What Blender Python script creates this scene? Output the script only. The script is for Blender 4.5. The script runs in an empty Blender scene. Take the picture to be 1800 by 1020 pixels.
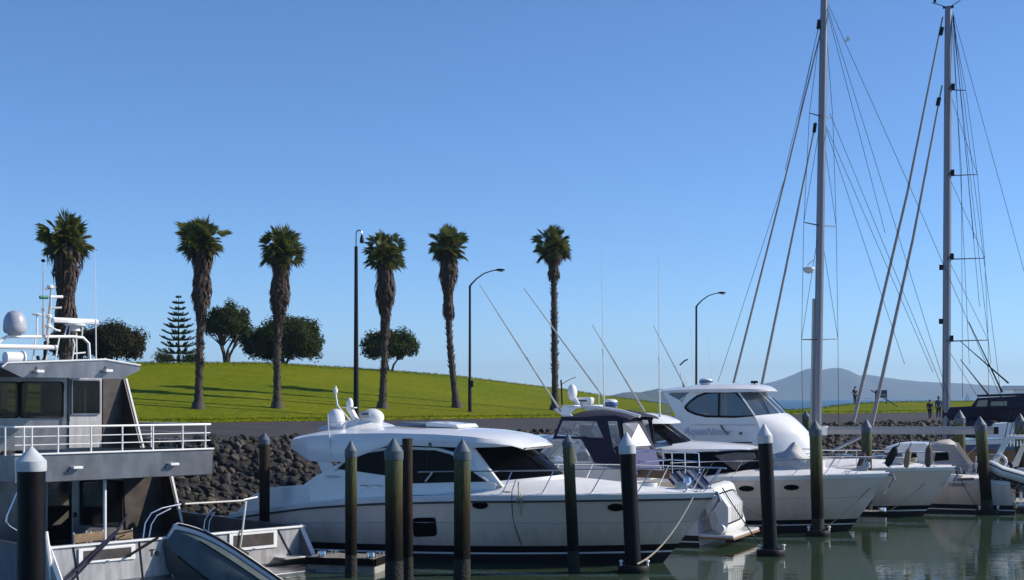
import bpy, bmesh, math, random
from mathutils import Vector as V, Matrix, noise
R = math.radians
sc = bpy.context.scene
col = sc.collection
CAMZ = 4.6
def at(px, py, Y):
    return V(((px-900)/2500*Y, Y, CAMZ-(py-700)/2500*Y))
def lerp(a, b, t): return a+(b-a)*t
def sm(t):
    t = max(0.0, min(1.0, t)); return t*t*(3-2*t)
def interp(tab, x):
    if x <= tab[0][0]: return tab[0][1]
    for (x0, y0), (x1, y1) in zip(tab, tab[1:]):
        if x <= x1: return y0+(y1-y0)*(x-x0)/(x1-x0)
    return tab[-1][1]

# ---------------------------------------------------------------- materials
MATS = {}
def mat(name, c, rough=.5, metal=0., var=0., vscale=3., bump=0., bscale=20., coat=0., c2=None, spec=.5, stretch=(1,1,1), alpha=1., trans=0., detail=6.):
    m = bpy.data.materials.new(name); m.use_nodes = True
    nt = m.node_tree; b = nt.nodes['Principled BSDF']
    b.inputs['Base Color'].default_value = (*c, 1)
    b.inputs['Roughness'].default_value = rough
    b.inputs['Metallic'].default_value = metal
    b.inputs['Coat Weight'].default_value = coat
    b.inputs['Specular IOR Level'].default_value = spec
    b.inputs['Alpha'].default_value = alpha
    b.inputs['Transmission Weight'].default_value = trans
    if var or bump:
        tc = nt.nodes.new('ShaderNodeTexCoord'); mp = nt.nodes.new('ShaderNodeMapping')
        mp.inputs['Scale'].default_value = stretch
        nt.links.new(tc.outputs['Object'], mp.inputs['Vector'])
        if var:
            n = nt.nodes.new('ShaderNodeTexNoise'); n.inputs['Scale'].default_value = vscale; n.inputs['Detail'].default_value = detail
            n.inputs['Roughness'].default_value = .65
            nt.links.new(mp.outputs[0], n.inputs['Vector'])
            rp = nt.nodes.new('ShaderNodeValToRGB')
            rp.color_ramp.elements[0].position = .32; rp.color_ramp.elements[1].position = .68
            lo = c2 if c2 else tuple(max(0, x*(1-var)) for x in c)
            hi = c if c2 else tuple(min(1, x*(1+var)) for x in c)
            rp.color_ramp.elements[0].color = (*lo, 1); rp.color_ramp.elements[1].color = (*hi, 1)
            nt.links.new(n.outputs['Fac'], rp.inputs['Fac'])
            nt.links.new(rp.outputs['Color'], b.inputs['Base Color'])
            mr = nt.nodes.new('ShaderNodeMapRange'); mr.inputs['To Min'].default_value = rough*.75; mr.inputs['To Max'].default_value = min(1, rough*1.3)
            nt.links.new(n.outputs['Fac'], mr.inputs['Value']); nt.links.new(mr.outputs[0], b.inputs['Roughness'])
        if bump:
            n2 = nt.nodes.new('ShaderNodeTexNoise'); n2.inputs['Scale'].default_value = bscale; n2.inputs['Detail'].default_value = 5
            nt.links.new(mp.outputs[0], n2.inputs['Vector'])
            bp = nt.nodes.new('ShaderNodeBump'); bp.inputs['Strength'].default_value = bump; bp.inputs['Distance'].default_value = .05
            nt.links.new(n2.outputs['Fac'], bp.inputs['Height']); nt.links.new(bp.outputs[0], b.inputs['Normal'])
    MATS[name] = m
    return m
def zramp_mat(name, stops, rough=.8, nscale=3., namp=.5, bump=.5, bscale=14., stretch=(2.2,2.2,.22)):
    """colour by height above the water (tide stains), broken up by noise"""
    m = bpy.data.materials.new(name); m.use_nodes = True
    nt = m.node_tree; b = nt.nodes['Principled BSDF']; b.inputs['Roughness'].default_value = rough; b.inputs['Specular IOR Level'].default_value = .12
    g = nt.nodes.new('ShaderNodeNewGeometry'); sp = nt.nodes.new('ShaderNodeSeparateXYZ'); nt.links.new(g.outputs['Position'], sp.inputs[0])
    mp = nt.nodes.new('ShaderNodeMapping'); mp.inputs['Scale'].default_value = stretch; nt.links.new(g.outputs['Position'], mp.inputs['Vector'])
    n = nt.nodes.new('ShaderNodeTexNoise'); n.inputs['Scale'].default_value = nscale; n.inputs['Detail'].default_value = 6; nt.links.new(mp.outputs[0], n.inputs['Vector'])
    ma = nt.nodes.new('ShaderNodeMath'); ma.operation = 'MULTIPLY_ADD'; ma.inputs[1].default_value = namp*2; nt.links.new(n.outputs['Fac'], ma.inputs[0]); nt.links.new(sp.outputs['Z'], ma.inputs[2])
    mr = nt.nodes.new('ShaderNodeMapRange'); mr.inputs['From Min'].default_value = namp; mr.inputs['From Max'].default_value = 4+namp
    nt.links.new(ma.outputs[0], mr.inputs['Value'])
    rp = nt.nodes.new('ShaderNodeValToRGB'); els = rp.color_ramp.elements
    while len(els) < len(stops): els.new(.5)
    for e, (z, c) in zip(els, stops): e.position = z/4; e.color = (*c, 1)
    nt.links.new(mr.outputs[0], rp.inputs['Fac'])
    n3 = nt.nodes.new('ShaderNodeTexNoise'); n3.inputs['Scale'].default_value = bscale; n3.inputs['Detail'].default_value = 6; nt.links.new(mp.outputs[0], n3.inputs['Vector'])
    mx = nt.nodes.new('ShaderNodeMix'); mx.data_type = 'RGBA'; mx.blend_type = 'MULTIPLY'; mx.inputs[0].default_value = .75
    nt.links.new(rp.outputs['Color'], mx.inputs[6]); 
    r2 = nt.nodes.new('ShaderNodeValToRGB'); r2.color_ramp.elements[0].position = .3; r2.color_ramp.elements[0].color = (.35,.35,.35,1); r2.color_ramp.elements[1].position = .65
    nt.links.new(n3.outputs['Fac'], r2.inputs['Fac']); nt.links.new(r2.outputs['Color'], mx.inputs[7])
    nt.links.new(mx.outputs[2], b.inputs['Base Color'])
    bp = nt.nodes.new('ShaderNodeBump'); bp.inputs['Strength'].default_value = bump; bp.inputs['Distance'].default_value = .04
    nt.links.new(n3.outputs['Fac'], bp.inputs['Height']); nt.links.new(bp.outputs[0], b.inputs['Normal'])
    MATS[name] = m
    return m

mat('gelcoat', (.78,.78,.77), .22, var=.05, vscale=1.1, coat=.4)
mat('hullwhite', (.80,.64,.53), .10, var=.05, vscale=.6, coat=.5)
mat('deck', (.80,.79,.77), .5, var=.06, vscale=2.5, bump=.05, bscale=60)
def hull_grime(name):
    nt = MATS[name].node_tree; b = nt.nodes['Principled BSDF']; src = b.inputs['Base Color'].links[0].from_socket
    g = nt.nodes.new('ShaderNodeNewGeometry'); sp = nt.nodes.new('ShaderNodeSeparateXYZ'); nt.links.new(g.outputs['Position'], sp.inputs[0])
    mp = nt.nodes.new('ShaderNodeMapping'); mp.inputs['Scale'].default_value = (2.2, 2.2, .35); nt.links.new(g.outputs['Position'], mp.inputs['Vector'])
    n = nt.nodes.new('ShaderNodeTexNoise'); n.inputs['Scale'].default_value = 1.6; n.inputs['Detail'].default_value = 7; nt.links.new(mp.outputs[0], n.inputs['Vector'])
    ma = nt.nodes.new('ShaderNodeMath'); ma.operation = 'MULTIPLY_ADD'; ma.inputs[1].default_value = -1.1; nt.links.new(n.outputs['Fac'], ma.inputs[0]); nt.links.new(sp.outputs['Z'], ma.inputs[2])
    mr = nt.nodes.new('ShaderNodeMapRange'); mr.inputs['From Min'].default_value = -.15; mr.inputs['From Max'].default_value = .55; mr.inputs['To Min'].default_value = .55; mr.inputs['To Max'].default_value = 0
    nt.links.new(ma.outputs[0], mr.inputs['Value'])
    mx = nt.nodes.new('ShaderNodeMix'); mx.data_type = 'RGBA'; mx.inputs[7].default_value = (.34,.27,.18,1)
    nt.links.new(mr.outputs[0], mx.inputs[0]); nt.links.new(src, mx.inputs[6]); nt.links.new(mx.outputs[2], b.inputs['Base Color'])
hull_grime('hullwhite')
mat('weed', (.009,.010,.006), .8, var=.5, vscale=9, bump=.8, bscale=18)
mat('blackpaint', (.005,.005,.007), .4, var=.3, spec=.2)
mat('antifoul', (.009,.007,.007), .75, var=.4, vscale=4)
mat('tint', (.003,.003,.004), .08, spec=.05)
mat('glassblue', (.05,.075,.10), .05, spec=.7, coat=.4, var=.25, vscale=1.2)
mat('clearglass', (.6,.7,.75), .04, alpha=.25)
mat('vinyl', (.50,.53,.57), .10, alpha=.26, bump=.35, bscale=5)
mat('steel', (.72,.72,.73), .22, metal=1., var=.08, vscale=8)
mat('alloy', (.19,.19,.20), .30, metal=.6, var=.22, vscale=2.6, bump=.30, bscale=1.1, stretch=(1,1,.45))
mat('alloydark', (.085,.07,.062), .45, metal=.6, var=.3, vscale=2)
mat('alloypanel', (.40,.39,.385), .42, metal=.45, var=.22, vscale=3.5, bump=.12, bscale=2.2, stretch=(1.6,1.6,.3))
mat('whitepaint', (.76,.76,.75), .4, var=.06, vscale=5)
mat('offwhite', (.62,.60,.55), .6, var=.1, vscale=4)
mat('navy', (.009,.008,.032), .8, var=.25, vscale=5, bump=.15, bscale=16)
mat('navyhull', (.012,.014,.03), .2, coat=.4)
mat('bluecanvas', (.03,.035,.12), .7, var=.2, vscale=5, bump=.15)
mat('bluelens', (.05,.11,.25), .15, coat=.5)
mat('teak', (.25,.135,.065), .55, var=.35, vscale=7, stretch=(1,6,6))
mat('oldwood', (.20,.185,.165), .85, var=.35, vscale=6, bump=.3, bscale=20)
mat('wood', (.22,.15,.085), .6, var=.3, vscale=9)
mat('rubber', (.005,.005,.006), .6, spec=.2)
mat('domegrey', (.36,.38,.43), .4, coat=.2)
mat('chrome', (.34,.34,.35), .35, metal=.8)
mat('greyrub', (.065,.09,.095), .42, var=.2, vscale=2.5)
mat('hypalon', (.68,.68,.67), .42, var=.06, vscale=4)
mat('sleeve', (.0035,.0035,.005), .5, var=.5, vscale=4, bump=.1, bscale=8, spec=.16)
mat('capwhite', (.50,.52,.54), .45, var=.1, vscale=6)
mat('capblue', (.075,.10,.12), .5, var=.25, vscale=6)
zramp_mat('pilewood', [(0,(.004,.0035,.003)),(.9,(.008,.007,.005)),(1.7,(.034,.024,.013)),(2.3,(.075,.072,.03)),(3.2,(.125,.14,.075))], bump=.7)
zramp_mat('pilebrown', [(0,(.004,.0035,.003)),(1.2,(.012,.009,.007)),(2.4,(.045,.029,.019)),(3.4,(.06,.043,.033))], bump=.7)
mat('rock', (.045,.037,.031), .92, var=.5, vscale=1.3, bump=.8, bscale=7, c2=(.011,.009,.0085))
mat('rocklight', (.13,.105,.078), .92, var=.5, vscale=1.3, bump=.8, bscale=7, c2=(.025,.02,.017))
mat('earth', (.012,.010,.009), .95, var=.4, vscale=2)
mat('asphalt', (.038,.031,.029), .9, var=.28, vscale=.45, bump=.3, bscale=60)
mat('concrete', (.30,.29,.27), .85, var=.2, vscale=3, bump=.2)
mat('trunk', (.06,.043,.034), .92, var=.5, vscale=6, bump=.8, bscale=10, stretch=(1,1,3))
mat('skirt', (.095,.060,.042), .92, var=.55, vscale=5, stretch=(3,3,.6), c2=(.028,.019,.015))
mat('frond', (.21,.22,.045), .5, var=.5, vscale=1.8, c2=(.040,.060,.014), spec=.25)
mat('bark', (.06,.05,.042), .95, var=.4, vscale=6, bump=.6)
mat('leafdark', (.080,.105,.024), .7, var=.5, vscale=.9, c2=(.016,.028,.008), spec=.12)
mat('leafbrown', (.075,.062,.028), .7, var=.5, vscale=.9, c2=(.02,.022,.010), spec=.12)
mat('leafpine', (.030,.055,.020), .7, var=.5, vscale=1.4, spec=.12)
mat('lampdark', (.008,.008,.010), .5, var=.2, spec=.2)
mat('lampgrey', (.36,.37,.38), .35, metal=.6)
mat('signblue', (.02,.045,.10), .4)
mat('mastalloy', (.20,.20,.225), .4, metal=.55, var=.12, vscale=.8, stretch=(1,1,.2))
mat('rope', (.40,.36,.29), .9, var=.2, vscale=30)
mat('ropedark', (.06,.055,.05), .9)
mat('sailcream', (.40,.37,.34), .85, var=.1, vscale=4, bump=.2, bscale=5)
mat('flapgrey', (.14,.125,.125), .7, var=.2, vscale=3)
mat('stucco', (.60,.49,.39), .9, var=.08, vscale=.6)
mat('covergrey', (.46,.45,.44), .7, var=.12, vscale=3, bump=.5, bscale=3)
mat('smokeglass', (.004,.005,.007), .05, alpha=.62, spec=.25)
mat('curtain', (.42,.38,.32), .9, var=.15, vscale=8)
mat('tanbag', (.26,.20,.125), .85, var=.3, vscale=6, bump=.3)
mat('brownbag', (.12,.085,.06), .85, var=.3, vscale=6, bump=.3)
mat('skin', (.30,.17,.12), .6)
mat('clothdark', (.022,.022,.028), .85, var=.2, vscale=10)
mat('clothblue', (.05,.07,.12), .85, var=.2, vscale=10)
mat('hair', (.018,.013,.010), .7)
mat('red', (.30,.03,.02), .6); mat('green', (.01,.16,.10), .5); mat('yellow', (.45,.33,.06), .6)
mat('inkblue', (.40,.42,.55), .5); mat('inkdark', (.06,.055,.06), .5)
mat('islandrock', (.05,.06,.045), .95, var=.3, vscale=.004)
mat('hillgreen', (.07,.095,.035), .95, var=.5, vscale=.012, c2=(.03,.045,.02))

def translucent(name, f):
    nt = MATS[name].node_tree; b = nt.nodes['Principled BSDF']; out = nt.nodes['Material Output']
    t = nt.nodes.new('ShaderNodeBsdfTranslucent'); mx = nt.nodes.new('ShaderNodeMixShader'); mx.inputs[0].default_value = f
    src = b.inputs['Base Color'].links[0].from_socket; nt.links.new(src, t.inputs['Color'])
    nt.links.new(b.outputs[0], mx.inputs[1]); nt.links.new(t.outputs[0], mx.inputs[2]); nt.links.new(mx.outputs[0], out.inputs['Surface'])
for n_ in ('frond', 'leafdark', 'leafbrown', 'leafpine'): translucent(n_, .38)

# ---------------------------------------------------------------- mesh builder
class MB:
    def __init__(s): s.v = []; s.f = []; s.m = []
    def add(s, vs, fs, mi=0):
        o = len(s.v); s.v += [tuple(x) for x in vs]
        s.f += [[i+o for i in f] for f in fs]; s.m += [mi]*len(fs)
        return s
    def poly(s, pts, mi=0): return s.add(pts, [list(range(len(pts)))], mi)
    def box(s, c, size, mi=0, M=None, taper=1.):
        x, y, z = (k/2 for k in size); c = V(c)
        vs = [V((sx*x*(taper if sz > 0 else 1), sy*y*(taper if sz > 0 else 1), sz*z)) for sz in (-1,1) for sx, sy in ((-1,-1),(1,-1),(1,1),(-1,1))]
        if M: vs = [M @ v for v in vs]
        return s.add([v+c for v in vs], [(3,2,1,0),(4,5,6,7),(0,1,5,4),(1,2,6,5),(2,3,7,6),(3,0,4,7)], mi)
    def tube(s, path, r, seg=6, mi=0, flat=None):
        P = [V(p) for p in path]; n = len(P)
        rr = r if isinstance(r, (list, tuple)) else [r]*n
        T = []
        for i in range(n):
            t = (P[min(i+1, n-1)]-P[max(i-1, 0)]); T.append(t.normalized() if t.length > 1e-9 else V((0,0,1)))
        u = T[0].orthogonal().normalized()
        if flat: u = (V(flat)-T[0]*V(flat).dot(T[0])).normalized()
        rings = []
        for i in range(n):
            u = (u-T[i]*u.dot(T[i])).normalized(); w = T[i].cross(u)
            rings.append([P[i]+(u*math.cos(2*math.pi*k/seg)+w*math.sin(2*math.pi*k/seg))*rr[i] for k in range(seg)])
        return s.loft(rings, mi)
    def loft(s, rings, mi=0, closed=True, caps=True, mis=None):
        n = len(rings[0]); vs = [p for r in rings for p in r]; o = len(s.v)
        s.v += [tuple(x) for x in vs]
        for i in range(len(rings)-1):
            for k in range(n if closed else n-1):
                a = i*n+k; b = i*n+(k+1) % n
                s.f.append([a+o, b+o, b+n+o, a+n+o]); s.m.append(mis[k] if mis else mi)
        if caps and closed:
            s.f.append([o+k for k in range(n)][::-1]); s.m.append(mi)
            s.f.append([o+(len(rings)-1)*n+k for k in range(n)]); s.m.append(mi)
        return s
    def lathe(s, prof, c=(0,0,0), seg=16, mi=0, M=None):
        c = V(c); rings = []
        for r, z in prof:
            ring = [V((r*math.cos(2*math.pi*k/seg), r*math.sin(2*math.pi*k/seg), z)) for k in range(seg)]
            if M: ring = [M @ p for p in ring]
            rings.append([p+c for p in ring])
        return s.loft(rings, mi)
    def prism(s, pts, vec, mi=0):
        P = [V(p) for p in pts]; w = V(vec); n = len(P)
        return s.add(P+[p+w for p in P], [list(range(n))[::-1], list(range(n, 2*n))]+[[k, (k+1) % n, n+(k+1) % n, n+k] for k in range(n)], mi)
    def ellip(s, c, rad, seg=14, rows=8, mi=0, M=None, z0=-1., z1=1.):
        prof = []
        a0 = math.asin(z0); a1 = math.asin(z1)
        for i in range(rows+1):
            a = lerp(a0, a1, i/rows); prof.append((max(math.cos(a), .004), math.sin(a)))
        c = V(c); rings = []
        for r, z in prof:
            ring = [V((r*math.cos(2*math.pi*k/seg)*rad[0], r*math.sin(2*math.pi*k/seg)*rad[1], z*rad[2])) for k in range(seg)]
            if M: ring = [M @ p for p in ring]
            rings.append([p+c for p in ring])
        return s.loft(rings, mi)
    def build(s, name, mats, parent=None, smooth=38, bevel=0., recalc=True, loc=None):
        me = bpy.data.meshes.new(name); me.from_pydata(s.v, [], s.f)
        for m in (mats if isinstance(mats, (list, tuple)) else [mats]): me.materials.append(MATS[m] if isinstance(m, str) else m)
        me.polygons.foreach_set('material_index', s.m)
        if recalc:
            bm = bmesh.new(); bm.from_mesh(me); bmesh.ops.recalc_face_normals(bm, faces=bm.faces); bm.to_mesh(me); bm.free()
        if smooth:
            me.polygons.foreach_set('use_smooth', [True]*len(me.polygons)); me.set_sharp_from_angle(angle=R(smooth))
        me.update()
        o = bpy.data.objects.new(name, me); col.objects.link(o)
        if parent is not None: o.parent = parent
        if loc is not None: o.location = loc
        if bevel:
            b = o.modifiers.new('bevel', 'BEVEL'); b.width = bevel; b.segments = 2; b.limit_method = 'ANGLE'; b.angle_limit = R(50)
        return o
def tag(o, label=None, cat=None, group=None, kind=None):
    if label: o['label'] = label
    if cat: o['category'] = cat
    if group: o['group'] = group
    if kind: o['kind'] = kind
    return o
def empty(name, loc, rz=0., label=None, cat=None, group=None):
    o = bpy.data.objects.new(name, None); col.objects.link(o); o.empty_display_size = .3
    o.location = loc; o.rotation_euler = (0, 0, rz)
    return tag(o, label, cat, group)
def copy_tree(o, parent=None):
    kids = list(o.children); c = o.copy(); col.objects.link(c); c.parent = parent
    for ch in kids: copy_tree(ch, c)
    return c
class Fr:
    """local frame of a boat: origin on the water, local x turned by ang"""
    def __init__(s, pos, ang):
        s.o = V((pos[0], pos[1], 0)); s.a = ang; s.M = Matrix.Rotation(ang, 3, 'Z'); s.I = s.M.transposed()
    def pix(s, px, py, axis=1, val=0.):
        d = s.I @ V(((px-900)/2500, 1, -(py-700)/2500)); o = s.I @ (V((0, 0, CAMZ))-s.o)
        t = (val-o[axis])/d[axis]; return o+d*t
    def loc(s, w): return s.I @ (V(w)-s.o)
    def world(s, l): return s.M @ V(l)+s.o
    def line(s, pts, axis=1, val=0.): return [s.pix(x, y, axis, val) for x, y in pts]
# ---------------------------------------------------------------- camera, sky, sun
cam = bpy.data.cameras.new('camera'); co = bpy.data.objects.new('camera', cam); col.objects.link(co)
co.location = (0, 0, CAMZ); co.rotation_euler = (R(90), 0, 0)
cam.sensor_width = 36; cam.lens = 50; cam.shift_y = 190/1800; cam.clip_end = 40000; cam.clip_start = .1
sc.camera = co
SUN_EL, SUN_AZ = R(30), R(8)      # azimuth from +X (right), negative = on the camera's side
w = bpy.data.worlds.new('World'); sc.world = w; w.use_nodes = True
nt = w.node_tree; bg = nt.nodes['Background']; sky = nt.nodes.new('ShaderNodeTexSky')
sky.sky_type = 'NISHITA'; sky.sun_disc = False; sky.sun_elevation = SUN_EL; sky.sun_rotation = math.pi/2-SUN_AZ
sky.air_density = .72; sky.dust_density = .06; sky.ozone_density = 8.0; sky.altitude = 0
nt.links.new(sky.outputs[0], bg.inputs['Color']); bg.inputs['Strength'].default_value = .14
sl = bpy.data.lights.new('sun', 'SUN'); sl.energy = 5.0; sl.angle = R(.5); sl.color = (1, .93, .82)
so = bpy.data.objects.new('sun', sl); col.objects.link(so)
sd = V((math.cos(SUN_EL)*math.cos(SUN_AZ), math.cos(SUN_EL)*math.sin(SUN_AZ), math.sin(SUN_EL)))
so.rotation_euler = sd.to_track_quat('Z', 'Y').to_euler(); so.location = (60, 8, 52)
sc.view_settings.view_transform = 'Standard'; sc.view_settings.look = 'None'; sc.view_settings.exposure = .2; sc.view_settings.gamma = 1
sc.cycles.use_denoising = True
try: sc.cycles.denoiser = 'OPENIMAGEDENOISE'
except Exception: pass
sc.cycles.max_bounces = 8; sc.cycles.transparent_max_bounces = 16; sc.cycles.volume_bounces = 0

# ---------------------------------------------------------------- land
SQ = math.sqrt(2)
YC = [(-900,637),(450,637),(520,640),(600,645),(700,652),(800,660),(900,673),(1000,685),(1060,695),(1160,708),(1300,716),(1400,720),(1440,716),(1480,711),(1520,708),(1560,706),(1650,705),(1800,704),(2700,704)]
VC = [(-900,50),(1000,50),(1160,40),(1300,26),(1400,17),(1440,20),(1520,28),(1800,30),(2700,30)]
DS = [(-900,.02),(800,.02),(1000,.08),(1160,.25),(2700,.25)]
PW = [(-900,1.),(1100,1.),(1300,.9),(2700,.9)]
def vY(a, v): return (73+SQ*v)/(1-a)
def gz(X, Y):
    a = X/Y; px = 900+2500*a; v = (Y-X-73)/SQ
    if v < 0: return max(2.82+.52*v, -2.5)
    if v < 14: return 2.82+.48*v/14
    vc = interp(VC, px); Yc = vY(a, vc); zc = CAMZ-(interp(YC, px)-700)/2500*Yc
    if v <= vc:
        wv = (v-14)/(vc-14); n = noise.noise(V((X*.06, Y*.06, 0)))*.12*sm(wv*3)*sm((1-wv)*3)
        return 3.42+(zc-3.42)*wv**interp(PW, px)+n
    d = v-vc; z = zc-interp(DS, px)*d
    return max(lerp(z, -3, sm((d-35)/60)), -3)
def land(name, v0, v1, nv, a0, a1, na, m, zoff=0., pw=1.):
    mb = MB(); rows = []
    for j in range(nv+1):
        v = lerp(v0, v1, (j/nv)**pw); row = []
        for i in range(na+1):
            a = lerp(a0, a1, i/na); Y = vY(a, v); X = a*Y; row.append((X, Y, gz(X, Y)+zoff))
        rows.append(row)
    mb.loft(rows, closed=False, caps=False)
    o = mb.build(name, m, smooth=60, recalc=False); o['kind'] = 'structure'; return o
def grass_mat():
    m = bpy.data.materials.new('grass'); m.use_nodes = True; nt = m.node_tree; b = nt.nodes['Principled BSDF']
    b.inputs['Roughness'].default_value = .85; b.inputs['Specular IOR Level'].default_value = .04
    tc = nt.nodes.new('ShaderNodeTexCoord')
    def nz(s, d=6, r=.6):
        n = nt.nodes.new('ShaderNodeTexNoise'); n.inputs['Scale'].default_value = s; n.inputs['Detail'].default_value = d; n.inputs['Roughness'].default_value = r
        nt.links.new(tc.outputs['Object'], n.inputs['Vector']); return n
    n1 = nz(.11, 8, .7); n2 = nz(2.6, 8, .75); n3 = nz(9, 4)
    r1 = nt.nodes.new('ShaderNodeValToRGB'); e = r1.color_ramp.elements
    e[0].position = .35; e[0].color = (.13,.18,.004,1); e[1].position = .68; e[1].color = (.21,.225,.006,1)
    nt.links.new(n1.outputs['Fac'], r1.inputs['Fac'])
    r2 = nt.nodes.new('ShaderNodeValToRGB'); e = r2.color_ramp.elements
    e[0].position = .3; e[0].color = (.42,.46,.4,1); e[1].position = .7; e[1].color = (1.3,1.22,1,1)
    nt.links.new(n2.outputs['Fac'], r2.inputs['Fac'])
    mx = nt.nodes.new('ShaderNodeMix'); mx.data_type = 'RGBA'; mx.blend_type = 'MULTIPLY'; mx.inputs[0].default_value = 1
    nt.links.new(r1.outputs[0], mx.inputs[6]); nt.links.new(r2.outputs[0], mx.inputs[7]); nt.links.new(mx.outputs[2], b.inputs['Base Color'])
    bp = nt.nodes.new('ShaderNodeBump'); bp.inputs['Strength'].default_value = .8; bp.inputs['Distance'].default_value = .12
    nt.links.new(n3.outputs['Fac'], bp.inputs['Height']); nt.links.new(bp.outputs[0], b.inputs['Normal'])
    MATS['grass'] = m
grass_mat()
land('embankment', -14, -.35, 10, -.75, .62, 90, 'earth')
land('road', -.4, 13.8, 8, -.75, .62, 90, 'asphalt')
land('lawn', 13.72, 150, 90, -.75, .62, 170, 'grass', 0, 1.6)
# ---------------------------------------------------------------- water
def water_mat(name, c, rough, s1, st1, s2, st2, stretch, spec=.5):
    m = bpy.data.materials.new(name); m.use_nodes = True; nt = m.node_tree; b = nt.nodes['Principled BSDF']
    b.inputs['Base Color'].default_value = (*c, 1); b.inputs['Roughness'].default_value = rough; b.inputs['IOR'].default_value = 1.333
    b.inputs['Specular IOR Level'].default_value = spec
    tc = nt.nodes.new('ShaderNodeTexCoord'); mp = nt.nodes.new('ShaderNodeMapping'); mp.inputs['Scale'].default_value = stretch; mp.inputs['Rotation'].default_value = (0,0,R(-20))
    nt.links.new(tc.outputs['Object'], mp.inputs['Vector']); prev = None
    for s, st, d in ((s1, st1, .12), (s2, st2, .03)):
        n = nt.nodes.new('ShaderNodeTexNoise'); n.inputs['Scale'].default_value = s; n.inputs['Detail'].default_value = 3
        nt.links.new(mp.outputs[0], n.inputs['Vector'])
        bp = nt.nodes.new('ShaderNodeBump'); bp.inputs['Strength'].default_value = st; bp.inputs['Distance'].default_value = d
        nt.links.new(n.outputs['Fac'], bp.inputs['Height'])
        if prev: nt.links.new(prev.outputs[0], bp.inputs['Normal'])
        prev = bp
    nt.links.new(prev.outputs[0], b.inputs['Normal']); MATS[name] = m
water_mat('harbourwater', (.036,.062,.038), .02, .5, .07, 2.4, .13, (.55,1.5,1))
water_mat('seawater', (.009,.065,.105), .35, .05, .4, .4, .6, (1,1,1), .25)
mb = MB(); mb.poly([(-220,-60,0),(260,-60,0),(260,170,0),(-220,170,0)]); o = mb.build('marina_water', 'harbourwater', recalc=False); o['kind'] = 'structure'
mb = MB(); mb.poly([(-14000,170,0),(14000,170,0),(14000,26000,0),(-14000,26000,0)]); mb.poly([(260,-60,0),(14000,-60,0),(14000,170,0),(260,170,0)]); mb.poly([(-14000,-60,0),(-220,-60,0),(-220,170,0),(-14000,170,0)])
o = mb.build('sea', 'seawater', recalc=False); o['kind'] = 'structure'
mb = MB(); mb.poly([(-220,-60,-3.2),(260,-60,-3.2),(260,170,-3.2),(-220,170,-3.2)]); o = mb.build('seabed', 'earth', recalc=False); o['kind'] = 'structure'

# quay the photograph is taken from
mb = MB(); mb.box((0,-26,.9), (70,48,4.2)); o = mb.build('quay', 'concrete', bevel=.05); o['kind'] = 'structure'
# ---------------------------------------------------------------- far hills and the volcanic island
def ridge(name, prof, Y, depth, m, base=0., seed=0, rough=3.):
    random.seed(seed); mb = MB(); rings = []
    n = 140; x0, x1 = prof[0][0], prof[-1][0]
    for i in range(n+1):
        px = lerp(x0, x1, i/n); py = interp(prof, px)-.45*noise.noise(V((px*.09,seed,0)))-.3*noise.noise(V((px*.31,seed,5))); top = max((700-py)/2500*Y+CAMZ, .3); X = (px-900)/2500*Y
        ring = []
        for k in range(13):
            t = k/12; prof_z = math.sin(math.pi*t)**1.15
            z = top*prof_z+noise.noise(V((X*.012, t*9, seed)))*rough*min(1, top/40)*(0 if k in (0, 6, 12) else 1)
            ring.append((X*(1+0*t), Y+depth*(t-.5)*2, z-.5 if k in (0, 12) else z))
        rings.append(ring)
    o = mb.loft(rings, closed=False, caps=False).build(name, m, smooth=70, recalc=False); o['kind'] = 'structure'
ridge('island', [(1000,698.5),(1100,696),(1180,691),(1240,687),(1290,684),(1330,677),(1360,671),(1382,664),(1400,657),(1413,650),(1424,647.5),(1436,649),(1448,650),(1462,647),(1474,647),(1488,651),(1500,657),(1510,661),(1520,658.5),(1535,660),(1552,663),(1580,667),(1620,671),(1700,675),(1760,679),(1830,684),(1950,693),(2020,699)], 6000, 420, 'islandrock', seed=3)
ridge('hills', [(1060,698.5),(1080,694),(1097,690),(1110,689),(1125,690),(1140,687),(1158,683),(1175,685),(1200,688),(1240,692),(1290,697),(1320,699)], 2600, 240, 'hillgreen', seed=8, rough=5)

# ragged grass along the road edge, at the crest and in the top of the sea wall
random.seed(4); mb = MB()
for k in range(15000):
    q = random.random(); a = random.uniform(-.40, .40); px = 900+2500*a
    v = 13.8+abs(random.gauss(0, .35)) if q < .45 else (interp(VC, px)+random.uniform(-3, 2.5) if q < .93 else random.uniform(-.5, .35))
    if q >= .93 and noise.noise(V((a*40, 0, 7))) < .15: continue
    Y = vY(a, v); X = a*Y; z = gz(X, Y); h = random.uniform(.05, .15)*(1.3 if q > .45 else 1)
    for b in range(3):
        t = random.uniform(0, 6.28); d = V((math.cos(t), math.sin(t), 0))*h*.5; s = V((-d.y, d.x, 0)).normalized()*.018
        p = V((X+random.uniform(-.1,.1), Y+random.uniform(-.1,.1), z-.02)); mb.add([p-s, p+s, p+d+V((0,0,h))], [(0,1,2)])
o = mb.build('grass_tufts', 'grass', smooth=0, recalc=False); o['kind'] = 'stuff'

# haze
mb = MB(); mb.box((0, 3400, 80), (13000, 7600, 166))
o = mb.build('haze', 'earth', smooth=0); o['kind'] = 'stuff'
hm = bpy.data.materials.new('haze'); hm.use_nodes = True; nt = hm.node_tree; nt.nodes.remove(nt.nodes['Principled BSDF'])
pv = nt.nodes.new('ShaderNodeVolumePrincipled'); pv.inputs['Color'].default_value = (.52,.74,1,1); pv.inputs['Density'].default_value = .00013; pv.inputs['Anisotropy'].default_value = .2
nt.links.new(pv.outputs[0], nt.nodes['Material Output'].inputs['Volume']); o.data.materials.clear(); o.data.materials.append(hm)

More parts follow.
